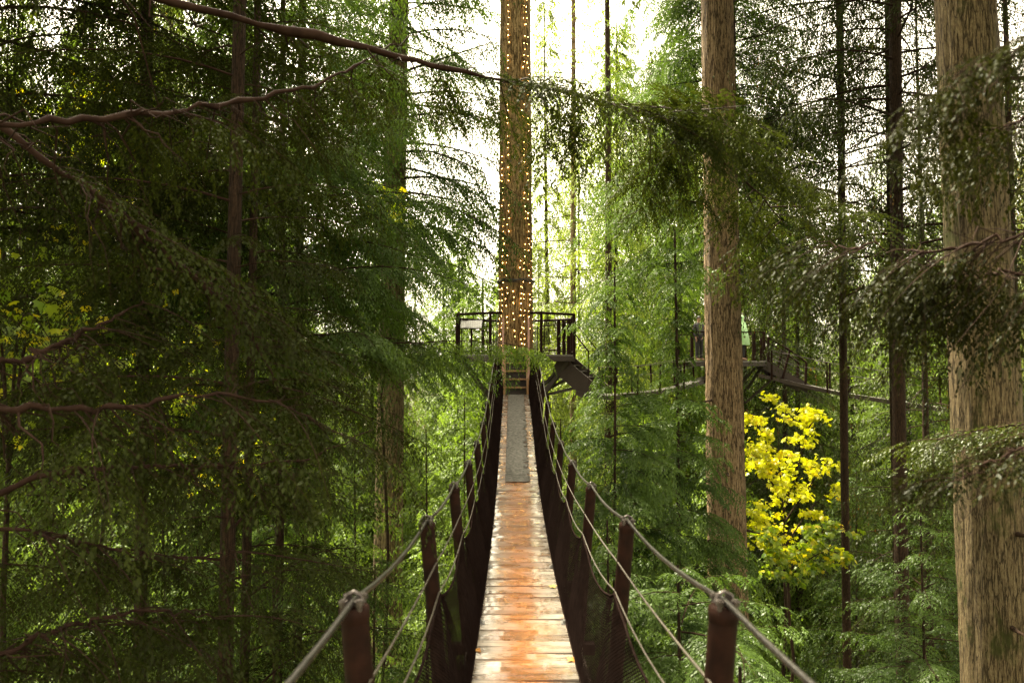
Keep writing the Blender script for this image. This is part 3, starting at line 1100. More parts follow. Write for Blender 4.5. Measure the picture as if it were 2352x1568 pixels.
# fairy lights
bulb_me = None
_r = random.Random(9)
strands = [(-70, 620, 790, ""), (-48, 350, 800, ""), (-28, 0, 790, ""), (-8, 640, 800, ""), (14, 600, 790, ""), (27, 0, 800, ""), (45, 0, 780, ""), (66, 520, 800, "")]
slabels = ["short string of fairy lights low on the far left edge of the lit trunk",
           "half height string of fairy lights second from the left on the lit trunk",
           "long string of fairy lights left of the middle of the lit trunk",
           "short string of fairy lights just left of the middle, low on the lit trunk",
           "short string of fairy lights just right of the middle beside the stairs",
           "long string of fairy lights right of the middle of the lit trunk",
           "long string of fairy lights near the right edge of the lit trunk",
           "short string of fairy lights low on the far right edge of the lit trunk"]
for (deg, ytop, ybot, _), lab in zip(strands, slabels):
    zt = CZ + (841 - ytop) * 18.0 / FOC + (.4 if ytop == 0 else 0)
    zb_ = CZ + (841 - ybot) * 18.0 / FOC
    root = empty("fairy_light_string", (TX + .5 * math.sin(R_(deg)), TY - .5 * math.cos(R_(deg)), zb_), lab, "fairy lights", "fairy light strings on the trunk")
    o0 = world_loc(root)
    pts = []
    z = zt
    ph = _r.random() * 6
    while z > zb_:
        a = R_(deg + 3.0 * math.sin(z * 1.3 + ph) + _r.gauss(0, 1.2))
        rr = trunk_r(z) * 1.035 + .014
        pts.append(Vector((TX + rr * math.sin(a), TY - rr * math.cos(a), z)))
        z -= .17 if z > CZ + 2.2 else .15
    m = MB()
    m.tube(pts, .003, 4)
    m.build("wire", M['wire'], root)
    for p in pts[:98]:
        if _r.random() < .22:
            continue
        if bulb_me is None:
            bmh = bmesh.new()
            bmesh.ops.create_icosphere(bmh, subdivisions=1, radius=.0064)
            bulb_me = bpy.data.meshes.new("bulb")
            bmh.to_mesh(bulb_me)
            bmh.free()
            bulb_me.materials.append(M['bulb'])
        bo = bpy.data.objects.new("bulb", bulb_me)
        bo.parent = root
        out = (p - Vector((TX, TY, p.z))).normalized()
        bo.location = p + out * .014 + Vector((_r.uniform(-.02, .02), 0, _r.uniform(-.02, .02))) - o0
        sS = _r.choice((.75, .9, 1.0, 1.0, 1.35))
        bo.scale = (sS,) * 3
        col.objects.link(bo)


# ------------------------------------------------------------------ second walkway behind the right-hand fir
def build_far():
    D = 26.5
    root = empty("viewing_platform", W(1690, 830, D), "distant treetop platform half hidden behind the bare fir trunk", "platform")
    fl = W(1690, 828, D).z
    xa, xb = W(1585, 828, D).x, W(1757, 828, D).x
    d = MB()
    d.box(((xa + xb) / 2, D + 1.0, fl - .03), (xb - xa, 2.3, .06), None, .4)
    d.build("deck", M['deck_far'], root)
    d = MB()
    d.box(((xa + xb) / 2, D - .16, fl - .14), (xb - xa, .05, .15))
    d.box(((xa + xb) / 2, D + 2.16, fl - .14), (xb - xa, .05, .15))
    d.box((xb - .03, D + 1.0, fl - .14), (.05, 2.25, .15))
    d.build("rim_beam", M['wood_dark'], root)
    HR = 1.08
    for (x, y) in ((xa + .05, D - .1), (xa + .05, D + 2.1), (xa + .95, D - .1), (xb - .45, D - .1), (xb - .08, D - .1), (xb - .08, D + 1.0), (xb - .08, D + 2.1)):
        p = MB()
        p.box((x, y, fl + HR / 2), (.10, .10, HR))
        p.build("post", M['rust'], root)
    for p, q in (((xa, D - .1), (xa + 1.0, D - .1)), ((xb - 1.3, D - .1), (xb, D - .1)), ((xb - .08, D + 1.0), (xb - .08, D + 2.04)), ((xa, D + 2.1), (xb, D + 2.1))):
        h = MB()
        h.beam((*p, fl + HR + .02), (*q, fl + HR + .02), .10, .05)
        h.build("handrail", M['rust'], root)
    for x0, w, m in ((xb - .45, .37, 13), (xa + .05, .9, 22)):
        g = MB()
        for z in (fl + .1, fl + HR - .1):
            g.tube([(x0, D - .1, z), (x0 + w, D - .1, z)], .010, 4)
        for k in range(1, m):
            x = x0 + w * k / m
            g.tube([(x, D - .1, fl + .1), (x, D - .1, fl + HR - .1)], .004, 4)
        g.build("mesh_panel", M['rust'], root)
    for p0, p1 in (((1755, 828), (1716, 893)), ((1738, 836), (1700, 880)), ((1790, 850), (1712, 925))):
        b = MB()
        a, c = W(*p0, D + .3), W(*p1, D + 1.0)
        b.beam(a - Vector((0, 0, .1)), c, .07, .09)
        b.build("brace", M['wood_dark'], root)
    # stairs down to the right
    st = empty("staircase", W(1800, 860, D), "dark distant staircase descending from the far platform behind the yellow maple", "stairs")
    for dy in (0, .75):
        s = MB()
        s.beam(W(1757, 838, D) + Vector((0, dy, 0)), W(1858, 893, D - .4) + Vector((0, dy, 0)), .05, .34)
        s.build("stringer", M['wood_dark'], st)
    for i in range(6):
        s = MB()
        p = W(1757, 832, D).lerp(W(1858, 889, D - .4), (i + .5) / 6)
        s.box(p + Vector((0, .38, .02)), (.26, .70, .04))
        s.build("tread", M['wood_dark'], st)
    for dy in (0, .75):
        o = Vector((0, dy, 0))
        s = MB()
        s.tube([W(1764, 775, D) + o, W(1812, 803, D - .2) + o, W(1852, 832, D - .4) + o], .035, 8)
        s.build("handrail", M['rust'], st)
        for q in ((1764, 775, 1764, 838, 0), (1814, 804, 1795, 880, .2), (1852, 832, 1850, 885, .4)):
            s = MB()
            s.beam(W(q[0], q[1], D - q[4]) + o, W(q[2], q[3], D - q[4]) + o, .07, .07)
            s.build("post", M['rust'], st)
        s = MB()
        for k in range(1, 6):
            f = k / 6
            s.tube([W(1764, 775 + 60 * f, D) + o, W(1852, 832 + 52 * f, D - .4) + o], .005, 4)
        s.build("wire_infill", M['darksteel'], st)

    def far_bridge(name, pts, label, post_px):
        br = empty(name, pts[0], label, "bridge", "distant canopy bridges")
        d = MB()
        n = 0
        for a, b in zip(pts[:-1], pts[1:]):
            L = (b - a).length
            m = max(2, int(L / .14))
            for k in range(m):
                p, q = a.lerp(b, k / m), a.lerp(b, (k + .93) / m)
                dirv = (q - p).normalized()
                sdv = Vector((-dirv.y, dirv.x, 0)).normalized() * .36
                up = Vector((0, 0, .04))
                d.hexa([p - sdv - up, q - sdv - up, q + sdv - up, p + sdv - up, p - sdv, q - sdv, q + sdv, p + sdv], random.random())
        d.build("deck", M['deck_far'], br)
        for s in (-1, 1):
            d = MB()
            for a, b in zip(pts[:-1], pts[1:]):
                dirv = (b - a).normalized()
                sdv = Vector((-dirv.y, dirv.x, 0)).normalized() * (.37 * s)
                d.beam(a + sdv - Vector((0, 0, .07)), b + sdv - Vector((0, 0, .07)), .05, .14)
            d.build("bearer", M['wood_dark'], br)
        cab = {-1: [], 1: []}
        for f in post_px:
            i = min(int(f), len(pts) - 2)
            p = pts[i].lerp(pts[i + 1], f - i)
            dirv = (pts[i + 1] - pts[i]).normalized()
            sdv = Vector((-dirv.y, dirv.x, 0)).normalized()
            for s in (-1, 1):
                m = MB()
                t = p + sdv * (.50 * s) + Vector((0, 0, 1.0))
                m.tube([p + sdv * (.40 * s) - Vector((0, 0, .12)), t], .038, 8)
                m.build("post", M['rust'], br)
                cab[s].append(t)
        for s in (-1, 1):
            if len(cab[s]) > 1:
                m = MB()
                m.tube(cab[s], .010, 5)
                m.build("main_cable", M['darksteel'], br)
                m = MB()
                m.tube([c - Vector((0, 0, .35)) for c in cab[s]], .006, 4)
                m.build("wire_rope", M['darksteel'], br)
        return br
    a = [W(1740, 858, D + .2), W(1790, 868, D), W(1858, 884, D - .5), W(1950, 903, D - 1.2), W(2075, 922, D - 2), W(2170, 936, D - 2.6), W(2345, 950, D - 3.2), W(2480, 955, D - 3.6)]
    far_bridge("suspension_bridge", a, "distant dark plank bridge sagging to the right behind the big trunks", [.6, 2.5, 3.0, 4.0, 5.0, 5.6, 6.4])
    b = [W(1640, 862, D + .6), W(1618, 868, D + .3), W(1560, 886, D), W(1500, 897, D - .2), W(1430, 903, D - .3), W(1330, 903, D - .3)]
    far_bridge("suspension_bridge", b, "distant bridge with orange wet planks left of the bare fir trunk", [1.2, 2.0, 2.9, 3.6, 4.5])
    return fl


FLZ = build_far()


# ------------------------------------------------------------------ people
def skin_body(name, joints, edges, mat, parent, sub=2):
    me = bpy.data.meshes.new(name)
    names = list(joints)
    me.from_pydata([joints[k][0] for k in names], [(names.index(a), names.index(b)) for a, b in edges], [])
    o = bpy.data.objects.new(name, me)
    col.objects.link(o)
    o.modifiers.new("skin", 'SKIN').use_smooth_shade = True
    for i, k in enumerate(names):
        r = joints[k][1]
        me.skin_vertices[0].data[i].radius = (r, r) if np.isscalar(r) else r
        me.skin_vertices[0].data[i].use_root = (i == 0)
    sm = o.modifiers.new("sub", 'SUBSURF')
    sm.levels = sm.render_levels = sub
    dg = bpy.context.evaluated_depsgraph_get()
    me2 = bpy.data.meshes.new_from_object(o.evaluated_get(dg))
    me2.name = name
    for p in me2.polygons:
        p.use_smooth = True
    me2.materials.clear()
    me2.materials.append(mat)
    bpy.data.objects.remove(o)
    o = bpy.data.objects.new(name, me2)
    col.objects.link(o)
    o.parent = parent
    return o


def person(loc, rz, label, poncho):
    root = empty("person", loc, label, "person", rz=rz)
    # faces -Y
    J = {'pelvis': ((0, 0, .92), (.15, .11)), 'belly': ((0, 0, 1.08), (.14, .10)), 'chest': ((0, .01, 1.30), (.17, .11)), 'neck0': ((0, .01, 1.45), .07), 'neck': ((0, 0, 1.52), .055),
         'head': ((0, -.015, 1.60), (.072, .085)), 'crown': ((0, -.01, 1.70), (.068, .082))}
    E = [('pelvis', 'belly'), ('belly', 'chest'), ('chest', 'neck0'), ('neck0', 'neck'), ('neck', 'head'), ('head', 'crown')]
    for s, n in ((-1, 'l'), (1, 'r')):
        J['sh' + n] = ((s * .19, .01, 1.40), .065)
        J['el' + n] = ((s * .25, .02, 1.12), .045)
        J['wr' + n] = ((s * .24, -.10, .90), .030)
        J['ha' + n] = ((s * .235, -.12, .83), (.036, .018))
        E += [('chest', 'sh' + n), ('sh' + n, 'el' + n), ('el' + n, 'wr' + n), ('wr' + n, 'ha' + n)]
        for f, (dx, ln) in enumerate(((-.026, .060), (-.009, .072), (.009, .068), (.025, .055))):
            J['f%d%s' % (f, n)] = ((s * .235 + dx, -.128, .795), .0085)
            J['g%d%s' % (f, n)] = ((s * .235 + dx, -.118, .795 - ln), .0075)
            E += [('ha' + n, 'f%d%s' % (f, n)), ('f%d%s' % (f, n), 'g%d%s' % (f, n))]
        J['th' + n] = ((s * .235 - s * .04, -.15, .81), .010)
        E += [('ha' + n, 'th' + n)]
        J['hip' + n] = ((s * .09, 0, .84), .095)
        J['kn' + n] = ((s * .10, -.01, .48), .062)
        J['an' + n] = ((s * .10, .02, .09), .042)
        J['toe' + n] = ((s * .11, -.15, .04), (.045, .032))
        E += [('pelvis', 'hip' + n), ('hip' + n, 'kn' + n), ('kn' + n, 'an' + n), ('an' + n, 'toe' + n)]
    skin_body("body", J, E, M['skin'], root)
    # face: nose, eyes, mouth and ears
    f = MB()
    f.tube([(0, -.085, 1.655), (0, -.112, 1.615), (0, -.092, 1.605)], [.008, .014, .010], 6)
    f.tube([(-.022, -.092, 1.575), (0, -.098, 1.573), (.022, -.092, 1.575)], .006, 5)
    for s in (-1, 1):
        f.tube([(s * .074, -.01, 1.60), (s * .084, 0, 1.625), (s * .078, .01, 1.66)], [.008, .014, .009], 6)
    np_mesh("face", f.g, [M['skin']], root)
    f = MB()
    for s in (-1, 1):
        f.tube([(s * .020, -.092, 1.645), (s * .045, -.084, 1.645)], .007, 5)
        f.tube([(s * .016, -.093, 1.668), (s * .05, -.082, 1.668)], .005, 5)
    np_mesh("eyes", f.g, [M['hair']], root)
    # hair cap
    bmh = bmesh.new()
    bmesh.ops.create_uvsphere(bmh, u_segments=20, v_segments=14, radius=1)
    for v in list(bmh.verts):
        if v.co.z < -.15 and v.co.y < .25 or v.co.z < -.55 or (v.co.y < -.55 and v.co.z < .35):
            bmh.verts.remove(v)
    for v in bmh.verts:
        v.co = Vector((v.co.x * .085, v.co.y * .103 + .003, v.co.z * .095 + 1.675))
    me = bpy.data.meshes.new("hair")
    bmh.to_mesh(me)
    bmh.free()
    for p in me.polygons:
        p.use_smooth = True
    me.materials.append(M['hair'])
    h = bpy.data.objects.new("hair", me)
    col.objects.link(h)
    h.parent = root
    # trousers
    T = {'a': ((0, 0, .95), (.165, .125))}
    TE = []
    for s, n in ((-1, 'l'), (1, 'r')):
        T['h' + n] = ((s * .09, 0, .84), .105)
        T['k' + n] = ((s * .10, -.01, .48), .075)
        T['n' + n] = ((s * .10, .015, .10), .060)
        TE += [('a', 'h' + n), ('h' + n, 'k' + n), ('k' + n, 'n' + n)]
    skin_body("trousers", T, TE, M['trousers'], root)
    if not poncho:
        Jk = {'p': ((0, 0, .80), (.185, .14)), 'b': ((0, 0, 1.05), (.175, .13)), 'c': ((0, .01, 1.30), (.195, .14)), 'n': ((0, .01, 1.46), (.11, .10)), 'o': ((0, .01, 1.51), (.10, .095))}
        JE = [('p', 'b'), ('b', 'c'), ('c', 'n'), ('n', 'o')]
        for s, n in ((-1, 'l'), (1, 'r')):
            Jk['s' + n] = ((s * .20, .01, 1.39), .085)
            Jk['e' + n] = ((s * .26, .02, 1.12), .068)
            Jk['w' + n] = ((s * .245, -.085, .92), .050)
            JE += [('c', 's' + n), ('s' + n, 'e' + n), ('e' + n, 'w' + n)]
        skin_body("jacket", Jk, JE, M['jacket'], root)
    else:
        # hooded rain poncho: a flaring shell of rings with soft folds
        rings = [(.62, .33, .27), (.80, .32, .26), (1.0, .31, .23), (1.2, .29, .20), (1.36, .25, .17), (1.46, .15, .14), (1.52, .115, .125), (1.60, .118, .135), (1.70, .112, .13), (1.77, .07, .085), (1.79, .01, .012)]
        nS = 40
        V = []
        for k, (z, a, b_) in enumerate(rings):
            for i in range(nS):
                th = 2 * PI * i / nS
                fo = 1 + (.05 * math.sin(th * 7 + z * 2) if z < 1.4 else .012 * math.sin(th * 5))
                y = -math.cos(th) * b_ * fo
                if z > 1.55 and y < 0:
                    y *= .72 if abs(math.sin(th)) < .75 else 1
                V.append((math.sin(th) * a * fo, y + .01, z))
        F = [(k * nS + i, k * nS + (i + 1) % nS, (k + 1) * nS + (i + 1) % nS, (k + 1) * nS + i) for k in range(len(rings) - 1) for i in range(nS)
             if not (1.5 < rings[k][0] < 1.69 and (i < 5 or i >= nS - 5))]
        np_mesh("poncho", [(V, F, 0, None, True)], [M['poncho']], root)


pm = W(1606, 830, 26.9)
person((pm.x, pm.y, FLZ), R_(25), "person with short black hair in a dark jacket beside the bare fir trunk", False)
pw_ = W(1712, 830, 26.9)
person((pw_.x - .10, pw_.y, FLZ), R_(60), "person in a pale green hooded poncho on the distant platform", True)

# ------------------------------------------------------------------ trees with names of their own
HEM = "hemlock_tree"


def at(px, d):
    return (px - 1176) / FOC * d


# bare big trunks
def big_trunk(px, d, r0, r1, zt, barkm, label, lean=0, seed=1, name="fir_tree", amp=.065, fur=12):
    x = at(px, d)
    g = ground_z(x, d) - .3
    root = empty(name, (x - lean * (CZ - g), d, g), label, "tree")
    trunk_mesh("trunk", root, 0, CZ + zt - g, r0, r1, barkm, (lean, 0), 64, .16, amp, seed, fur)
    return root


fir_b = big_trunk(1662, 14.5, .455, .285, 14, M['bark_fir'], "tall bare reddish fir trunk in front of the distant platform", -.0075, 5)
fir_c = big_trunk(2258, 8.6, .50, .28, 9, M['bark_right'], "thick mossy fir trunk standing along the right side of the photo", -.026, 8)


def top_crown(root, x, y, zlo, ztop, R, nb, seed):
    """the high crown of a bare trunk: starts above the picture, shades what stands below it"""
    rng = np.random.default_rng(seed)
    cr = Crown()
    z0 = CZ - root.location.z
    az = 0
    for i in range(nb):
        q = (i + rng.random()) / nb
        az += 2.4 + rng.normal(0, .3)
        cr.add(bough(rng, (R * (1 - q * .6)) * rng.uniform(.7, 1.1), .42, .12, .28, .26, sag=.5, dens=1.1), az, (x - root.location.x, y - root.location.y, z0 + zlo + (ztop - zlo) * q))
    cr.build("crown", M['hem_dark'], root)


def stubs(root, x, d, lean, r, hs, seed):
    rng = np.random.default_rng(seed)
    g = root.location.z
    for h in hs:
        a = rng.uniform(-2.9, -.3)
        z = CZ + h - g
        cx = lean * z
        m = MB()
        o = Vector((root.location.x + cx + math.cos(a) * r * .9, root.location.y + math.sin(a) * r * .9, CZ + h))
        e = o + Vector((math.cos(a), math.sin(a), rng.uniform(-.3, .2))) * rng.uniform(.12, .4)
        m.tube([o, o.lerp(e, .5) + Vector((0, 0, -.01)), e], [.035, .022, .012], 7)
        m.build("branch_stub", M['bark_dark'], root)


stubs(fir_b, 0, 0, -.0075, .40, (5.6, 3.1, 1.9, -.7, -2.2, -3.4), 3)
stubs(fir_c, 0, 0, -.026, .40, (3.6, 1.1, -.8, -2.0, -3.1), 4)
top_crown(fir_c, at(2258, 8.6), 8.6, 8.8, 14, 5.0, 46, 91)
top_crown(fir_b, at(1662, 14.5), 14.5, 10.5, 17, 4.5, 40, 92)


def azlim(lo, hi, f):
    """shorten boughs whose azimuth falls between lo and hi degrees"""
    def g(a):
        a = math.degrees(a)
        a = (a + 180) % 360 - 180
        return f if lo <= a <= hi else 1.0
    return g


def spray_limb(root, pts, radii, spec, leaf, leafm, seed, sag=.8, droop=.45, wid=.45, rise=.05, dens=1.0, limb_label=None, barkm=None, hang=0.0, fat=.46):
    """a bough grown by hand: a bent wooden branch (part) with its own sprays (sub-part).
    spec: list of (t0, t1, count, length, side spread in degrees)"""
    rng = np.random.default_rng(seed)
    o0 = world_loc(root)
    P = [np.array(p - o0) for p in pts]
    # smooth the polyline
    f = [curve(np.linspace(0, 1, len(P)), [p[k] for p in P]) for k in range(3)]
    q = np.linspace(0, 1, 40)
    S = np.array([[f[k](t) for k in range(3)] for t in q])
    S[1:-1] += rng.normal(0, .009, S[1:-1].shape)
    rr = np.interp(q, np.linspace(0, 1, len(radii)), radii) * .74 * (1 + .22 * rng.normal(0, 1, 40))
    rr = np.maximum(rr, .0012)
    v, fc = tubes(S[None], rr[None], 9)
    gt = [(v, fc, 0, None, True)]
    for i in range(34):                          # bare crooked side twigs
        k = int(rng.uniform(3, 36))
        dirv = S[k + 1] - S[k]
        a = math.atan2(dirv[1], dirv[0]) + rng.choice((-1, 1)) * rng.uniform(.4, 1.3)
        Lt = rng.uniform(.12, .55)
        e = np.array((math.cos(a) * .8, math.sin(a) * .8, rng.uniform(-.9, .35)))
        p = np.stack([S[k] + e * Lt * f_ + np.array((0, 0, -.35 * Lt * f_ * f_)) + rng.normal(0, .02, 3) * (f_ > 0) for f_ in np.linspace(0, 1, 6)])
        gt.append((*tubes(p[None], (max(.0012, rr[k] * .32) * (1.1 - np.linspace(0, 1, 6)))[None], 5), 0, None, True))
    br = np_mesh("branch", gt, [barkm or M['twig']], root)
    if limb_label:
        br['label'] = limb_label
    cr = Crown()
    for t0, t1, cnt, L0, spread in spec:
        for i in range(cnt):
            t = t0 + (t1 - t0) * (i + rng.random()) / cnt
            p = np.array([f[k](t) for k in range(3)])
            p2 = np.array([f[k](min(1, t + .03)) for k in range(3)])
            d = p2 - np.array([f[k](max(0, t - .03)) for k in range(3)])
            az = math.atan2(d[1], d[0]) + math.radians(rng.uniform(.35, 1.0) * spread) * (1 if rng.random() < .5 else -1)
            L = L0 * rng.uniform(.6, 1.15)
            cr.add(bough(rng, L, wid, rise - hang * rng.uniform(.4, 1.2), droop * rng.uniform(.6, 1.3), leaf, sag=sag, dens=dens, fat=fat, twigr=.006), az, p, rng.normal(0, .35))
    if cr.lv:
        cr.build("foliage", leafm, br)
    return br


# ---- left: near dark hemlocks
left_a = conifer(HEM, "dark hemlock with a thin brown trunk, nearest the bridge on the left", "tree", at(522, 5.6), 5.6, 8, 2.6, .088, -5.5, .043, M['hem_near_shaded'], 96, 21,
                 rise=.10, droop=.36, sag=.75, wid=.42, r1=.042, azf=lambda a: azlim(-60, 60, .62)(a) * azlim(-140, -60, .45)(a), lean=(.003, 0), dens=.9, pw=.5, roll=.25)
left_b = conifer(HEM, "thinner dark hemlock close behind the nearest left one", "tree", at(576, 7.2), 7.2, 7, 2.6, .075, -6, .056, M['hem_near_shaded'], 66, 22,
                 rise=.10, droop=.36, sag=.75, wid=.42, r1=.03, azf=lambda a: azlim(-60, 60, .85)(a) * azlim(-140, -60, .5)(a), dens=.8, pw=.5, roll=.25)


def near_left_limbs(cr, root, rng):
    # long bare-ended limb from the top edge, ending in the dark foliage over the fir trunks
    spray_limb(root, [W(-500, -420, 2.6), W(100, -90, 2.9), W(380, -5, 3.2), W(640, 66, 3.5), W(870, 118, 3.8), W(1010, 152, 4.0), W(1170, 186, 4.2), W(1330, 222, 4.4), W(1500, 268, 4.6), W(1680, 385, 4.8), W(1810, 520, 5.0)],
               [.040, .034, .028, .027, .024, .022, .018, .015, .012, .009, .004],
               [(.46, .62, 9, .36, 80), (.58, .72, 12, .70, 85), (.70, .84, 15, .95, 85), (.80, .99, 20, .90, 80)], .036, M['hem_near_shaded'], 31, sag=.65, droop=.4, hang=.32, dens=1.0)
    spray_limb(root, [W(-350, 290, 2.3), W(0, 287, 2.5), W(180, 276, 2.7), W(330, 262, 2.9), W(470, 244, 3.1), W(600, 225, 3.3), W(720, 195, 3.5), W(800, 160, 3.7), W(870, 122, 3.85), W(960, 80, 4.0)],
               [.024, .021, .019, .017, .015, .013, .011, .009, .007, .003],
               [(.30, .9, 22, .55, 75)], .033, M['hem_near_shaded'], 32, sag=.9, hang=.3)
    spray_limb(root, [W(-300, 40, 2.6), W(20, 305, 2.8), W(130, 385, 2.9), W(250, 470, 3.0), W(350, 555, 3.15), W(450, 640, 3.3), W(520, 700, 3.4), W(590, 790, 3.5), W(640, 900, 3.6)],
               [.026, .022, .021, .019, .017, .014, .012, .009, .004],
               [(.25, 1.0, 26, .60, 80)], .033, M['hem_near_shaded'], 33, sag=.8, hang=.25, dens=.8)
    spray_limb(root, [W(-300, 1240, 2.6), W(0, 1132, 2.8), W(130, 1085, 2.9), W(280, 1072, 3.0), W(450, 1068, 3.1), W(600, 1068, 3.2), W(740, 1040, 3.35), W(860, 985, 3.5)],
               [.020, .017, .015, .012, .010, .008, .006, .003],
               [(.3, .8, 14, .5, 75)], .033, M['hem_near_shaded'], 34, sag=.8, hang=.25, dens=.8)
    spray_limb(root, [W(-400, 960, 2.4), W(0, 938, 2.6), W(160, 945, 2.7), W(330, 925, 2.8), W(500, 905, 3.0), W(640, 925, 3.15), W(760, 990, 3.3)],
               [.022, .017, .015, .012, .009, .006, .003],
               [(.2, 1.0, 18, .60, 78)], .033, M['hem_near_shaded'], 35, sag=.9, hang=.35, dens=.85)
    spray_limb(root, [W(-400, 1180, 3.0), W(0, 1212, 3.2), W(120, 1230, 3.3), W(260, 1262, 3.5), W(400, 1280, 3.7), W(560, 1270, 3.9)],
               [.016, .012, .010, .008, .006, .003],
               [(.2, 1.0, 20, .70, 78)], .033, M['hem_near_shaded'], 36, sag=.9, hang=.35, dens=.85)
    spray_limb(root, [W(-300, 880, 2.6), W(0, 835, 2.9), W(100, 805, 3.0), W(220, 750, 3.1), W(330, 690, 3.3)],
               [.022, .019, .016, .010, .004],
               [(.3, 1.0, 14, .55, 75)], .033, M['hem_near_shaded'], 37, sag=.8, hang=.3, dens=.8)
    spray_limb(root, [W(-300, 1600, 2.6), W(0, 1500, 2.8), W(160, 1440, 2.95), W(340, 1400, 3.1), W(520, 1420, 3.3)],
               [.020, .016, .012, .008, .003],
               [(.1, 1.0, 20, .65, 80)], .033, M['hem_near_shaded'], 38, sag=.9, hang=.3, dens=.9)


left_c = conifer(HEM, "dark hemlock at the left edge reaching long bare limbs across the photo", "tree", -4.3, 3.2, 7, 2.6, .17, -5, .034, M['hem_near_shaded'], 60, 23,
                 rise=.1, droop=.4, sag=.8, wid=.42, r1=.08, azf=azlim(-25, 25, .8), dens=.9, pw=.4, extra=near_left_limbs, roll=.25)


def over_bridge(cr, root, rng):
    spray_limb(root, [W(560, 815, 9.8), W(700, 792, 9.9), W(820, 788, 10.0), W(960, 786, 10.1), W(1090, 783, 10.2), W(1180, 790, 10.2), W(1245, 805, 10.2)],
               [.022, .018, .014, .011, .008, .005, .002], [(.02, .52, 28, .85, 75), (.5, .80, 18, .46, 70), (.78, .99, 12, .30, 60)], .042, M['hem_bright'], 41, sag=1.0, hang=.5, droop=.4)  # brighter needles than its crown: light painted onto this shaded bough


left_d = conifer(HEM, "hemlock on the left whose lowest green bough hangs across the bridge before the platform", "tree", at(640, 10.5), 10.5, 9, 4.6, .10, -6.5, .060, M['hem_mid'], 112, 24,
                 rise=.08, droop=.34, sag=.8, wid=.42, r1=.03, azf=azlim(-80, 30, .95), dens=.95, pw=.6, extra=over_bridge, roll=.2, Lf=lambda z: .55 if z < -.5 else 1)
left_e = conifer(HEM, "tall dark hemlock filling the upper left behind the long limbs", "tree", at(330, 9.0), 9.0, 11, 3.6, .09, -1, .072, M['hem_dark'], 76, 25,
                 rise=.1, droop=.4, sag=.9, wid=.42, r1=.07, dens=.9, pw=.45, roll=.2)
left_f = conifer(HEM, "dark hemlock crown between the left limbs and the mossy trunk", "tree", at(690, 13.0), 13.0, 12, 3.7, .10, 1.0, .078, M['hem_mid'], 84, 26,
                 rise=.1, droop=.4, sag=.9, wid=.42, r1=.07, dens=.9, pw=.5, roll=.2)

left_g = conifer(HEM, "dark hemlock crown filling the top left corner", "tree", at(-90, 7.5), 7.5, 14, 3.4, .08, 1.2, .050, M['hem_near_shaded'], 120, 127,
                 rise=.1, droop=.4, sag=.9, wid=.42, r1=.05, dens=.8, pw=.4, roll=.2)
hem_up3 = conifer(HEM, "leafy hemlock crown at the top between the two thin cedar trunks", "tree", at(2055, 16.5), 16.5, 16, 3.4, .09, 5.8, .085, M['cedar'], 40, 128,
                  rise=.05, droop=.42, sag=1.0, wid=.42, r1=.06, dens=.85, pw=.4, roll=.2)
# mossy trunk left of the platform
mossy = conifer(HEM, "mossy bare hemlock trunk left of the platform with thin drooping branches above", "tree", at(908, 19.5) - .30, 19.5, 16, 3.1, .50, 3.2, .105, M['hem_mid'], 96, 27,
                rise=-.05, droop=.35, sag=1.1, wid=.36, barkm=M['bark_moss'], r1=.22, lean=(.0125, 0), dens=1.0, pw=.3, nseg=48, amp=.04, step=.2, twigr=.008, minL=1.7)

# ---- centre and right
young = conifer(HEM, "young green hemlock with a slim trunk right of the bridge", "tree", at(1405, 9.3), 9.3, 1.35, 1.45, .055, -6.5, .057, M['hem_mid'], 112, 28,
                rise=.02, droop=.34, sag=.7, wid=.50, r1=.012, azf=azlim(105, 255, .52), pw=.55, dens=1.3, roll=.2, Lf=lambda z: .62 if -.35 < z < .25 else 1)
young2 = conifer(HEM, "leafy green hemlock directly left of the bare fir trunk", "tree", at(1550, 11.8), 11.8, 2.4, 1.75, .075, -7.5, .066, M['hem_mid'], 104, 29,
                 rise=.02, droop=.34, sag=.7, wid=.48, r1=.02, pw=.5, dens=1.3, roll=.2, Lf=lambda z: .34 if -.45 < z < 1.25 else 1)
low1 = conifer(HEM, "low hemlock beside the right railing with its top below the cable", "tree", at(1345, 7.6) + .25, 7.6, -1.7, 1.25, .05, -6, .038, M['hem_mid'], 60, 30,
               rise=.05, droop=.33, sag=.65, wid=.5, r1=.01, azf=azlim(105, 255, .30), pw=.6, roll=.2)
low2 = conifer(HEM, "hemlock at lower right sweeping long boughs towards the mossy trunk", "tree", at(1560, 6.0), 6.0, -1.72, 2.6, .06, -6, .040, M['hem_mid'], 64, 131,
               rise=.03, droop=.22, sag=.55, wid=.42, dens=1.25, r1=.012, azf=azlim(100, 260, .32), pw=.5, roll=.2)
low3 = conifer(HEM, "small green hemlock between the thin dark trunks at lower right", "tree", at(2110, 10.5), 10.5, -2.1, 2.2, .07, -8, .048, M['hem_mid'], 80, 132,
               rise=.03, droop=.25, sag=.6, wid=.42, r1=.012, pw=.6, roll=.2)
low4 = conifer(HEM, "low hemlock under the near right post of the bridge", "tree", at(1700, 4.0), 4.0, -1.75, 1.5, .045, -5, .026, M['hem_mid'], 46, 133,
               rise=.05, droop=.28, sag=.6, wid=.42, r1=.01, azf=azlim(110, 250, .35), pw=.55, roll=.2)

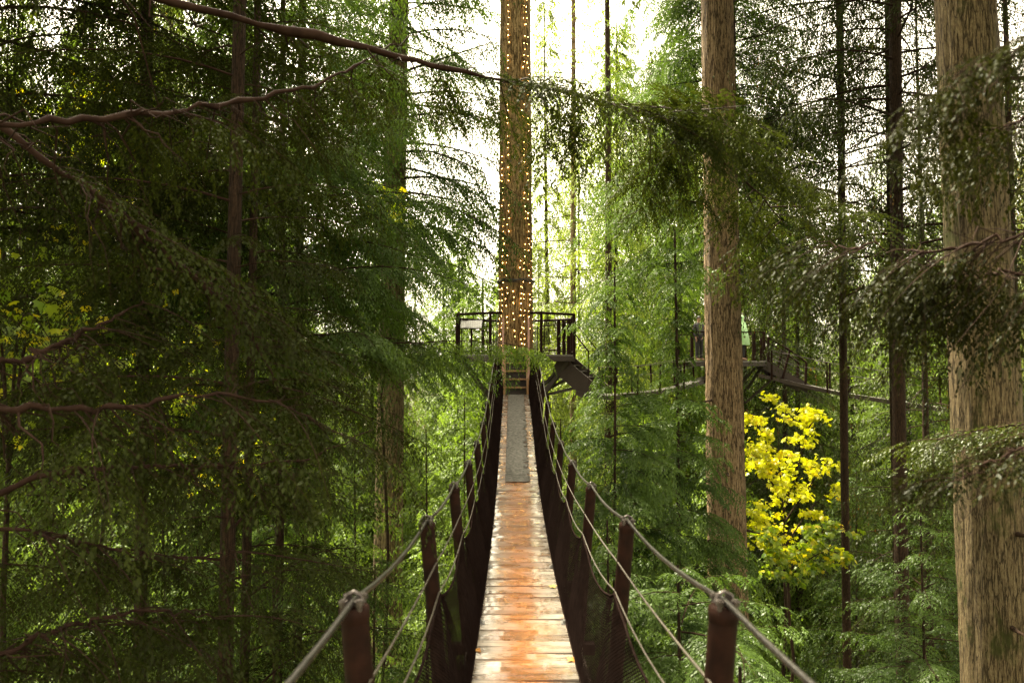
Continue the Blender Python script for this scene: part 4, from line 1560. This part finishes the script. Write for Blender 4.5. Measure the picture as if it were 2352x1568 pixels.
ced1 = conifer("cedar_tree", "thin dark cedar trunk just left of the mossy right trunk", "tree", at(2058, 13.0), 13.0, 13, 3.0, .135, 1.6, .080, M['cedar'], 84, 134,
               rise=.05, droop=.42, sag=1.5, wid=.34, r1=.10, lean=(.006, 0), dens=.75, pw=.25, twigr=.007, minL=.8, roll=.2)
ced2 = conifer("cedar_tree", "slender cedar trunk behind the yellow maple with drooping sprays", "tree", at(1938, 17.0), 17.0, 15, 3.2, .105, 1.8, .095, M['cedar'], 80, 135,
               rise=.05, droop=.42, sag=1.5, wid=.34, r1=.08, dens=.75, pw=.25, twigr=.007, minL=.8, roll=.2)
ced3 = conifer("cedar_tree", "dark drooping cedar low between the two thin trunks", "tree", at(2120, 19.5), 19.5, 12, 3.6, .16, -9, .11, M['cedar'], 100, 136,
               rise=.05, droop=.42, sag=1.4, wid=.36, dens=.8, pw=.5, roll=.2)
ced4 = conifer("cedar_tree", "shaded cedar standing right behind the distant staircase", "tree", at(1800, 31), 31, 13, 4.2, .2, -9, .16, M['cedar'], 110, 137,
               rise=.05, droop=.42, sag=1.4, wid=.38, dens=.9, pw=.5, roll=.2)
ced5 = conifer("cedar_tree", "dark cedar at the right edge behind the mossy trunk", "tree", at(2330, 13.5), 13.5, 12, 3.2, .16, -9, .08, M['cedar'], 110, 138,
               rise=.05, droop=.42, sag=1.4, wid=.36, dens=.8, pw=.4, roll=.2)
hem_up = conifer(HEM, "tall hemlock with sweeping boughs in the upper middle, left of the bare fir", "tree", at(1650, 19.5), 19.5, 18, 4.2, .22, 2.6, .085, M['hem_mid'], 120, 139,
                 rise=.05, droop=.42, sag=.9, wid=.42, r1=.12, dens=.9, pw=.4, roll=.2)
hem_up2 = conifer(HEM, "dense hemlock crown above and right of the bare fir trunk", "tree", at(1690, 17.5), 17.5, 18, 3.4, .18, 5.6, .09, M['hem_mid'], 62, 140,
                  rise=.05, droop=.42, sag=.9, wid=.42, r1=.12, dens=.9, pw=.4, roll=.2, barkm=M['bark_dark'])
pine1 = conifer(HEM, "pale far tree with straight bare branches just right of the platform", "tree", at(1318, 33), 33, 19, 3.6, .20, -1, .15, M['hem_far'], 74, 141,
                rise=-.05, droop=.15, sag=.9, wid=.22, r1=.10, dens=.75, pw=.3, barkm=M['bark_fir'], twigr=.007, minL=.8)
pine2 = conifer(HEM, "pale far hemlock with a dark trunk between platform and upper hemlock", "tree", at(1397, 28), 28, 17, 3.0, .20, -9, .125, M['hem_far'], 110, 142,
                rise=.0, droop=.36, sag=.9, wid=.40, r1=.10, dens=.9, pw=.45)

# ---- offstage tree on the right with blurred boughs reaching in


def near_right_limbs(cr, root, rng):
    spray_limb(root, [W(2900, 470, 2.0), W(2600, 500, 2.1), W(2352, 537, 2.25), W(2240, 560, 2.35), W(2130, 575, 2.45), W(2010, 568, 2.55), W(1925, 567, 2.65), W(1850, 545, 2.75)],
               [.016, .012, .0085, .0075, .0065, .005, .004, .002],
               [(.30, .62, 16, .42, 75), (.55, 1.0, 14, .32, 75)], .026, M['needles_near_shaded'], 51, sag=1.0, hang=.5, dens=.9)
    spray_limb(root, [W(2900, -200, 1.6), W(2600, -40, 1.65), W(2430, 60, 1.7), W(2320, 130, 1.75), W(2230, 190, 1.8), W(2180, 240, 1.85)],
               [.016, .012, .009, .006, .004, .002],
               [(.25, 1.0, 18, .30, 75)], .020, M['needles_near_shaded'], 52, sag=.8, hang=.3, dens=.9)
    spray_limb(root, [W(2900, 900, 1.9), W(2600, 960, 1.95), W(2400, 1010, 2.0), W(2290, 1060, 2.05), W(2190, 1100, 2.1)],
               [.014, .010, .007, .005, .002],
               [(.25, 1.0, 12, .28, 70)], .021, M['needles_near_shaded'], 53, sag=.6, hang=.15, dens=.9)
    spray_limb(root, [W(2900, 980, 4.6), W(2500, 965, 4.7), W(2352, 975, 4.8), W(2250, 990, 4.9), W(2150, 1010, 5.0)],
               [.016, .012, .009, .006, .002],
               [(.3, 1.0, 22, .50, 70)], .030, M['hem_dark'], 54, sag=.6, hang=.15, dens=.9)
    spray_limb(root, [W(2900, 640, 2.2), W(2600, 660, 2.3), W(2420, 640, 2.4), W(2280, 625, 2.5), W(2190, 640, 2.6)],
               [.016, .012, .009, .006, .002],
               [(.25, 1.0, 22, .38, 75)], .026, M['needles_near_shaded'], 55, sag=1.0, hang=.4, dens=.9)
    spray_limb(root, [W(2900, 250, 2.2), W(2600, 280, 2.3), W(2420, 270, 2.4), W(2300, 290, 2.5), W(2210, 330, 2.6)],
               [.016, .012, .009, .006, .002],
               [(.25, 1.0, 13, .34, 75)], .026, M['needles_near_shaded'], 56, sag=1.0, hang=.4, dens=.9)


right_k = conifer(HEM, "near hemlock at the right edge whose blurred boughs cross the mossy trunk", "tree", 3.9, 1.9, 6, 1.9, .14, -4, .03, M['needles_near_shaded'], 40, 143,
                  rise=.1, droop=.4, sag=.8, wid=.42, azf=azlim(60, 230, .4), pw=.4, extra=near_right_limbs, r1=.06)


# ---- unseen hemlocks added above and beside the viewpoint to shade the near wood
for k, (x, y, R, zl, lab) in enumerate(((-6.5, -2.5, 5.5, 5.0, "old hemlock behind the viewpoint on the left"), (-9.5, 4.5, 5.5, 6.5, "old hemlock left of the near dark hemlocks, crown above the photo"),  # both added for shade, unseen
                                        (-8.5, 10.5, 5.0, 8.5, "old hemlock behind the near left hemlocks, crown above the photo"), (9.5, 4.0, 5.0, 6.0, "old hemlock right of the mossy trunk, crown above the photo"))):  # both added for shade, unseen
    conifer(HEM, lab, "tree", x, y, 19, R, .35, zl, .30, M['hem_dark'], 90, 500 + k, rise=.05, droop=.35, sag=.6, cull=False, pw=.45, dens=1.1, roll=.2)


# ---- broadleaf trees
def maple_leaf(rng, n, size):
    """five-lobed leaves, verts (n,11,3) in local frame: centre-stalk leaf polygon fan"""
    lob = [(0, 0), (.35, -.12), (.62, .18), (.42, .34), (.56, .72), (.22, .62), (0, 1.05), (-.22, .62), (-.56, .72), (-.42, .34), (-.62, .18), (-.35, -.12)]
    P = np.array(lob) * size
    a = rng.uniform(0, 2 * PI, n)
    tilt = rng.normal(-.75, .45, n)
    rl = rng.normal(0, .4, n)
    sz = rng.uniform(.6, 1.2, n)
    X = P[None, :, 0] * sz[:, None]
    Y = P[None, :, 1] * sz[:, None]
    Z = -np.abs(X) * .25 - Y * Y / size * .18
    c, s = np.cos(rl)[:, None], np.sin(rl)[:, None]
    X, Z = X * c - Z * s, X * s + Z * c
    c, s = np.cos(tilt)[:, None], np.sin(tilt)[:, None]
    Y, Z = Y * c - Z * s, Y * s + Z * c
    c, s = np.cos(a)[:, None], np.sin(a)[:, None]
    X, Y = X * c - Y * s, X * s + Y * c
    return np.stack([X, Y, Z], -1)


def broadleaf(name, label, x, y, zbase, limbs, size, leafm, per, seed, r0=.05, spread=.35, cat="tree", group=None, stem_to=None):
    """limbs: list of (point list, number of leaf clusters)"""
    rng = np.random.default_rng(seed)
    root = empty(name, (x, y, zbase), label, cat, group)
    o0 = np.array((x, y, zbase))
    g = []
    lv, li = [], []
    tw = MB()
    for pts, ncl in limbs:
        P = np.array([tuple(p) for p in pts])
        f = [curve(np.linspace(0, 1, len(P)), P[:, k]) for k in range(3)]
        q = np.linspace(0, 1, 14)
        S = np.array([[f[k](t) for k in range(3)] for t in q])
        tw.tube(S, r0 * .6 * (1.05 - q), 6, False)
        for i in range(ncl):
            t = .15 + .85 * (i + rng.random()) / ncl
            p = np.array([f[k](t) for k in range(3)])
            tip = p + rng.normal(0, spread, 3) * np.array([1, 1, .45])
            tw.tube([p, (p + tip) / 2 + np.array((0, 0, .04)), tip], [r0 * .18, r0 * .12, r0 * .05], 4, False)
            n = max(3, int(rng.poisson(per)))
            L = maple_leaf(rng, n, size)
            c = tip + rng.normal(0, spread * .42, (n, 3)) * np.array([1, 1, .55])
            lv.append(L + c[:, None])
    V = np.concatenate(lv)
    n = len(V)
    cr = np_mesh("crown", [(V.reshape(-1, 3) - o0, np.arange(n * 12).reshape(-1, 12), 0, np.clip(rng.normal(.5, .22, n), 0, 1), False)], [leafm], root)
    t0 = np.array(tuple(stem_to if stem_to is not None else limbs[0][0][0]))
    tr = MB()
    K = 12
    S = np.array([o0 + (t0 - o0) * k / K + rng.normal(0, .05, 3) * (0 < k < K) for k in range(K + 1)])
    tr.tube(S, np.linspace(r0 * 1.9, r0 * .7, K + 1), 9)
    tr.g += tw.g
    tr.build("trunk", M['bark_dark'], root)
    return root


D = 19.5
mx, mz = at(1800, D), ground_z(at(1800, D), D) - .2
broadleaf("maple_tree", "brilliant yellow maple between the bare fir and the thin cedar trunk", mx, D, mz, [
    ([W(1800, 1320, D), W(1800, 1180, D), W(1790, 1060, D), W(1785, 960, D), W(1778, 900, D)], 15),
    ([W(1798, 1180, D), W(1830, 1080, D + .3), W(1852, 990, D + .4), W(1868, 930, D + .5)], 14),
    ([W(1845, 1000, D + .3), W(1870, 965, D + .3), W(1892, 945, D + .4)], 6),
    ([W(1795, 1060, D), W(1755, 1000, D - .4), W(1730, 965, D - .5), W(1712, 940, D - .6)], 12),
    ([W(1795, 1140, D), W(1760, 1090, D - .4), W(1735, 1050, D - .6), W(1722, 1040, D - .6)], 22),
    ([W(1800, 1200, D), W(1850, 1130, D + .2), W(1885, 1080, D + .3), W(1905, 1055, D + .3)], 12),
    ([W(1800, 1250, D), W(1760, 1210, D - .3), W(1725, 1150, D - .4)], 10),
    ([W(1800, 1260, D), W(1860, 1170, D + .2), W(1915, 1120, D + .2)], 10),
    ([W(1800, 1290, D), W(1770, 1250, D - .3), W(1720, 1215, D - .4)], 8),
], .115, M['maple'], 24, 61, .045, .27, stem_to=W(1800, 1320, D))
D = 16.5
broadleaf("maple_tree", "low yellow green maple under the brilliant yellow one", at(1820, D), D, ground_z(at(1820, D), D) - .2, [
    ([W(1810, 1330, D), W(1840, 1260, D), W(1880, 1225, D - .2), W(1940, 1215, D - .3)], 16),
    ([W(1810, 1330, D), W(1850, 1290, D - .4), W(1900, 1265, D - .6), W(1945, 1280, D - .8)], 16),
    ([W(1810, 1330, D), W(1790, 1280, D), W(1765, 1240, D), W(1740, 1225, D)], 12),
    ([W(1810, 1330, D), W(1795, 1310, D - .2), W(1775, 1290, D - .2)], 7),
], .125, M['maple_green'], 16, 62, .04, .22, stem_to=W(1810, 1330, D))
D = 14.5
broadleaf("maple_tree", "bright green broadleaf treetop in front of the mossy trunk left of the platform", at(880, D), D, ground_z(at(880, D), D) - .2, [
    ([W(890, 560, D), W(890, 500, D), W(870, 460, D), W(860, 448, D)], 9),
    ([W(890, 560, D), W(910, 500, D), W(935, 465, D), W(950, 455, D)], 9),
], .16, M['maple_green'], 6, 63, .03, .20, stem_to=W(890, 560, D))
for k, (cx, cyy, D, mm, n, lab) in enumerate((
        (20, 640, 6.2, 'maple_green', 22, "yellowing maple at the left edge in the middle of the photo"),
        (380, 830, 12.0, 'maple_green', 36, "light green maple behind the dark left hemlocks"),
        (250, 250, 12.0, 'maple_green', 34, "green maple crown high in the left corner behind the limbs"),
        (520, 980, 15.0, 'maple_green', 26, "yellow green maple glimpsed between the left trunks"))):
    p = [W(cx, cyy + 330 * 8 / D, D)]
    lims = []
    for q in range(6):
        a = q * 1.05 + k
        lims.append(([p[0], W(cx + 60 * math.cos(a), cyy + 90, D + .4 * math.sin(a)), W(cx + 150 * math.cos(a) * 10 / D, cyy - 130 * math.sin(a) * 10 / D, D + .8 * math.sin(a * 2))], n // 2))
    broadleaf("maple_tree", lab, at(cx, D), D, ground_z(at(cx, D), D) - .2, lims, .085 if D < 8 else .13, M[mm], 9, 70 + k, .03, .34)

# ---- background: rows of far conifers, four crowns shared by copies
far_protos = []
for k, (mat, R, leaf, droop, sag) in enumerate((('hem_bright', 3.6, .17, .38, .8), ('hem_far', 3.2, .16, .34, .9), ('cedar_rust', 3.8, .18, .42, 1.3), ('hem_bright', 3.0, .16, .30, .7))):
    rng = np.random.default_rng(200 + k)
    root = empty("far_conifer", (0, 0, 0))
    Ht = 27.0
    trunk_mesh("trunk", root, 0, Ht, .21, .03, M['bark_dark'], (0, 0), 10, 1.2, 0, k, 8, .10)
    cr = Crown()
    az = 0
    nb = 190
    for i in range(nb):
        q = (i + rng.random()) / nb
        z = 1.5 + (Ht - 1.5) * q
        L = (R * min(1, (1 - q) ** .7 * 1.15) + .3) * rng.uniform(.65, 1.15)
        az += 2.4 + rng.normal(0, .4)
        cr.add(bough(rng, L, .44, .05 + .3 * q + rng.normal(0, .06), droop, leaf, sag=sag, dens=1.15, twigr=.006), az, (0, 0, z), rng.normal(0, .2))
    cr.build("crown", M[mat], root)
    far_protos.append(root)


def far_copy(kind, x, y, ztop, label, group, rz, sxy=1.0, first={}):
    src = far_protos[kind]
    g = ground_z(x, y) - .3
    s = (CZ + ztop - g) / 27.0
    if kind not in first:
        first[kind] = 1
        r = src
    else:
        r = src.copy()
        col.objects.link(r)
        for ch in list(src.children):
            c = ch.copy()
            col.objects.link(c)
            c.parent = r
    r.location = (x, y, g)
    r.rotation_euler = (0, 0, rz)
    r.scale = (sxy, sxy, s)
    tag(r, label, "tree", group)
    return r


_r = random.Random(77)


def top_for(px, row):
    """height of the tree tops in picture rows: an open sky gap left of the lit trunk"""
    if px < 560:
        return _r.uniform(-150, 140)
    if px < 720:
        return _r.uniform(260, 420)
    if px < 1150:
        return _r.uniform(470, 610)
    if px < 1240:
        return _r.uniform(430, 560)
    if px < 1620:
        return _r.uniform(-150, 230)
    if px < 1780:
        return _r.uniform(250, 420)
    if px < 2010:
        return _r.uniform(480, 600)
    if px < 2200:
        return _r.uniform(330, 520)
    return _r.uniform(100, 350)


ZONES = [(560, "conifer in the dim wood behind the dark left hemlocks", "far conifers behind the left hemlocks"),
         (1150, "sunlit conifer behind the gap between left hemlocks and platform", "far conifers left of the platform"),
         (1640, "pale sunlit conifer in the wood between platform and bare fir", "far conifers right of the platform"),
         (9999, "conifer in the wood beyond the distant canopy bridge", "far conifers beyond the distant bridge")]
for row, (d, step, jit) in enumerate(((26, 330, 60), (34, 170, 50), (44, 120, 40), (58, 95, 35))):
    px = -250 + 90 * row
    while px < 2650:
        q = px + _r.uniform(-jit, jit)
        dd = d + _r.uniform(-2.5, 2.5)
        x = at(q, dd)
        skip = (row == 0 and (1120 < q < 1300 or 1380 < q < 2100)) or (row == 0 and False)
        if not skip:
            ty = top_for(q, row)
            if row == 0:
                ty = max(ty, 640 if q < 1240 else ty)
            zt = (841 - ty) * dd / FOC
            lab = next(z for z in ZONES if q < z[0])
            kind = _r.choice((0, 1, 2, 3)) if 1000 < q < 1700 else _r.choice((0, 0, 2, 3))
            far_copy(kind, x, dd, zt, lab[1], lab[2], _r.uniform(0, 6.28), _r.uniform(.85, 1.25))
        px += step

# ---- mid-distance hemlocks filling the valley below the bridge
MIDS = [(980, 15.5, 985, 1.9, "bright green hemlock top just left of the bridge, under the platform brace"),
        (820, 17.5, 930, 2.2, "green hemlock below the mossy trunk's foot on the left"),
        (1070, 23.0, 850, 2.2, "light green hemlock under the left side of the platform"),
        (700, 13.0, 1180, 2.2, "low bright hemlock seen behind the two thin left trunks"),
        (860, 9.5, 1290, 1.7, "dark low hemlock under the left railing of the bridge"),
        (250, 14.0, 1000, 3.0, "green hemlock deep behind the left edge foliage"),
        (470, 16.0, 1080, 2.6, "bright hemlock behind the thin left trunk near the bottom"),
        (1290, 16.0, 960, 1.8, "light green hemlock right of the bridge below the dark stairs"),
        (1480, 17.5, 930, 2.4, "green hemlock under the distant orange bridge"),
        (1660, 20.0, 960, 2.4, "green hemlock around the foot of the bare fir"),
        (1960, 23.0, 1080, 2.8, "shaded hemlock behind the low maples"),
        (2230, 17.0, 1050, 2.8, "green hemlock behind the mossy right trunk"),
        (1250, 12.0, 1180, 1.3, "small hemlock close below the right netting"),
        (640, 8.2, 1330, 1.8, "dark hemlock top in the lower left corner area by the near post")]
for k, (px, d, ty, R, lab) in enumerate(MIDS):
    zt = (841 - ty) * d / FOC
    leaf = max(.044, d * .0060)
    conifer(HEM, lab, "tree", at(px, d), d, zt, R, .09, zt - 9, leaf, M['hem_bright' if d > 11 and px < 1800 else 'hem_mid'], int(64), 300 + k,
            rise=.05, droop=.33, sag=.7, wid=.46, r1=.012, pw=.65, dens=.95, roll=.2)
print("leaf objects", len(bpy.data.objects), "polys", sum(len(m.polygons) for m in bpy.data.meshes))

# ------------------------------------------------------------------ damp forest air
HAZE = 0
if HAZE:
    b = MB()
    b.box((0, 40, 25), (400, 300, 90))
    hz = b.build("haze", None)
    hm = bpy.data.materials.new("damp_air")
    hm.use_nodes = True
    t = hm.node_tree
    t.nodes.remove(t.nodes["Principled BSDF"])
    pv = t.nodes.new("ShaderNodeVolumePrincipled")
    pv.inputs["Color"].default_value = (0.95, 0.92, 0.82, 1)
    pv.inputs["Density"].default_value = HAZE
    t.links.new(pv.outputs[0], t.nodes["Material Output"].inputs["Volume"])
    hz.data.materials.clear()
    hz.data.materials.append(hm)
    tag(hz, kind='stuff')
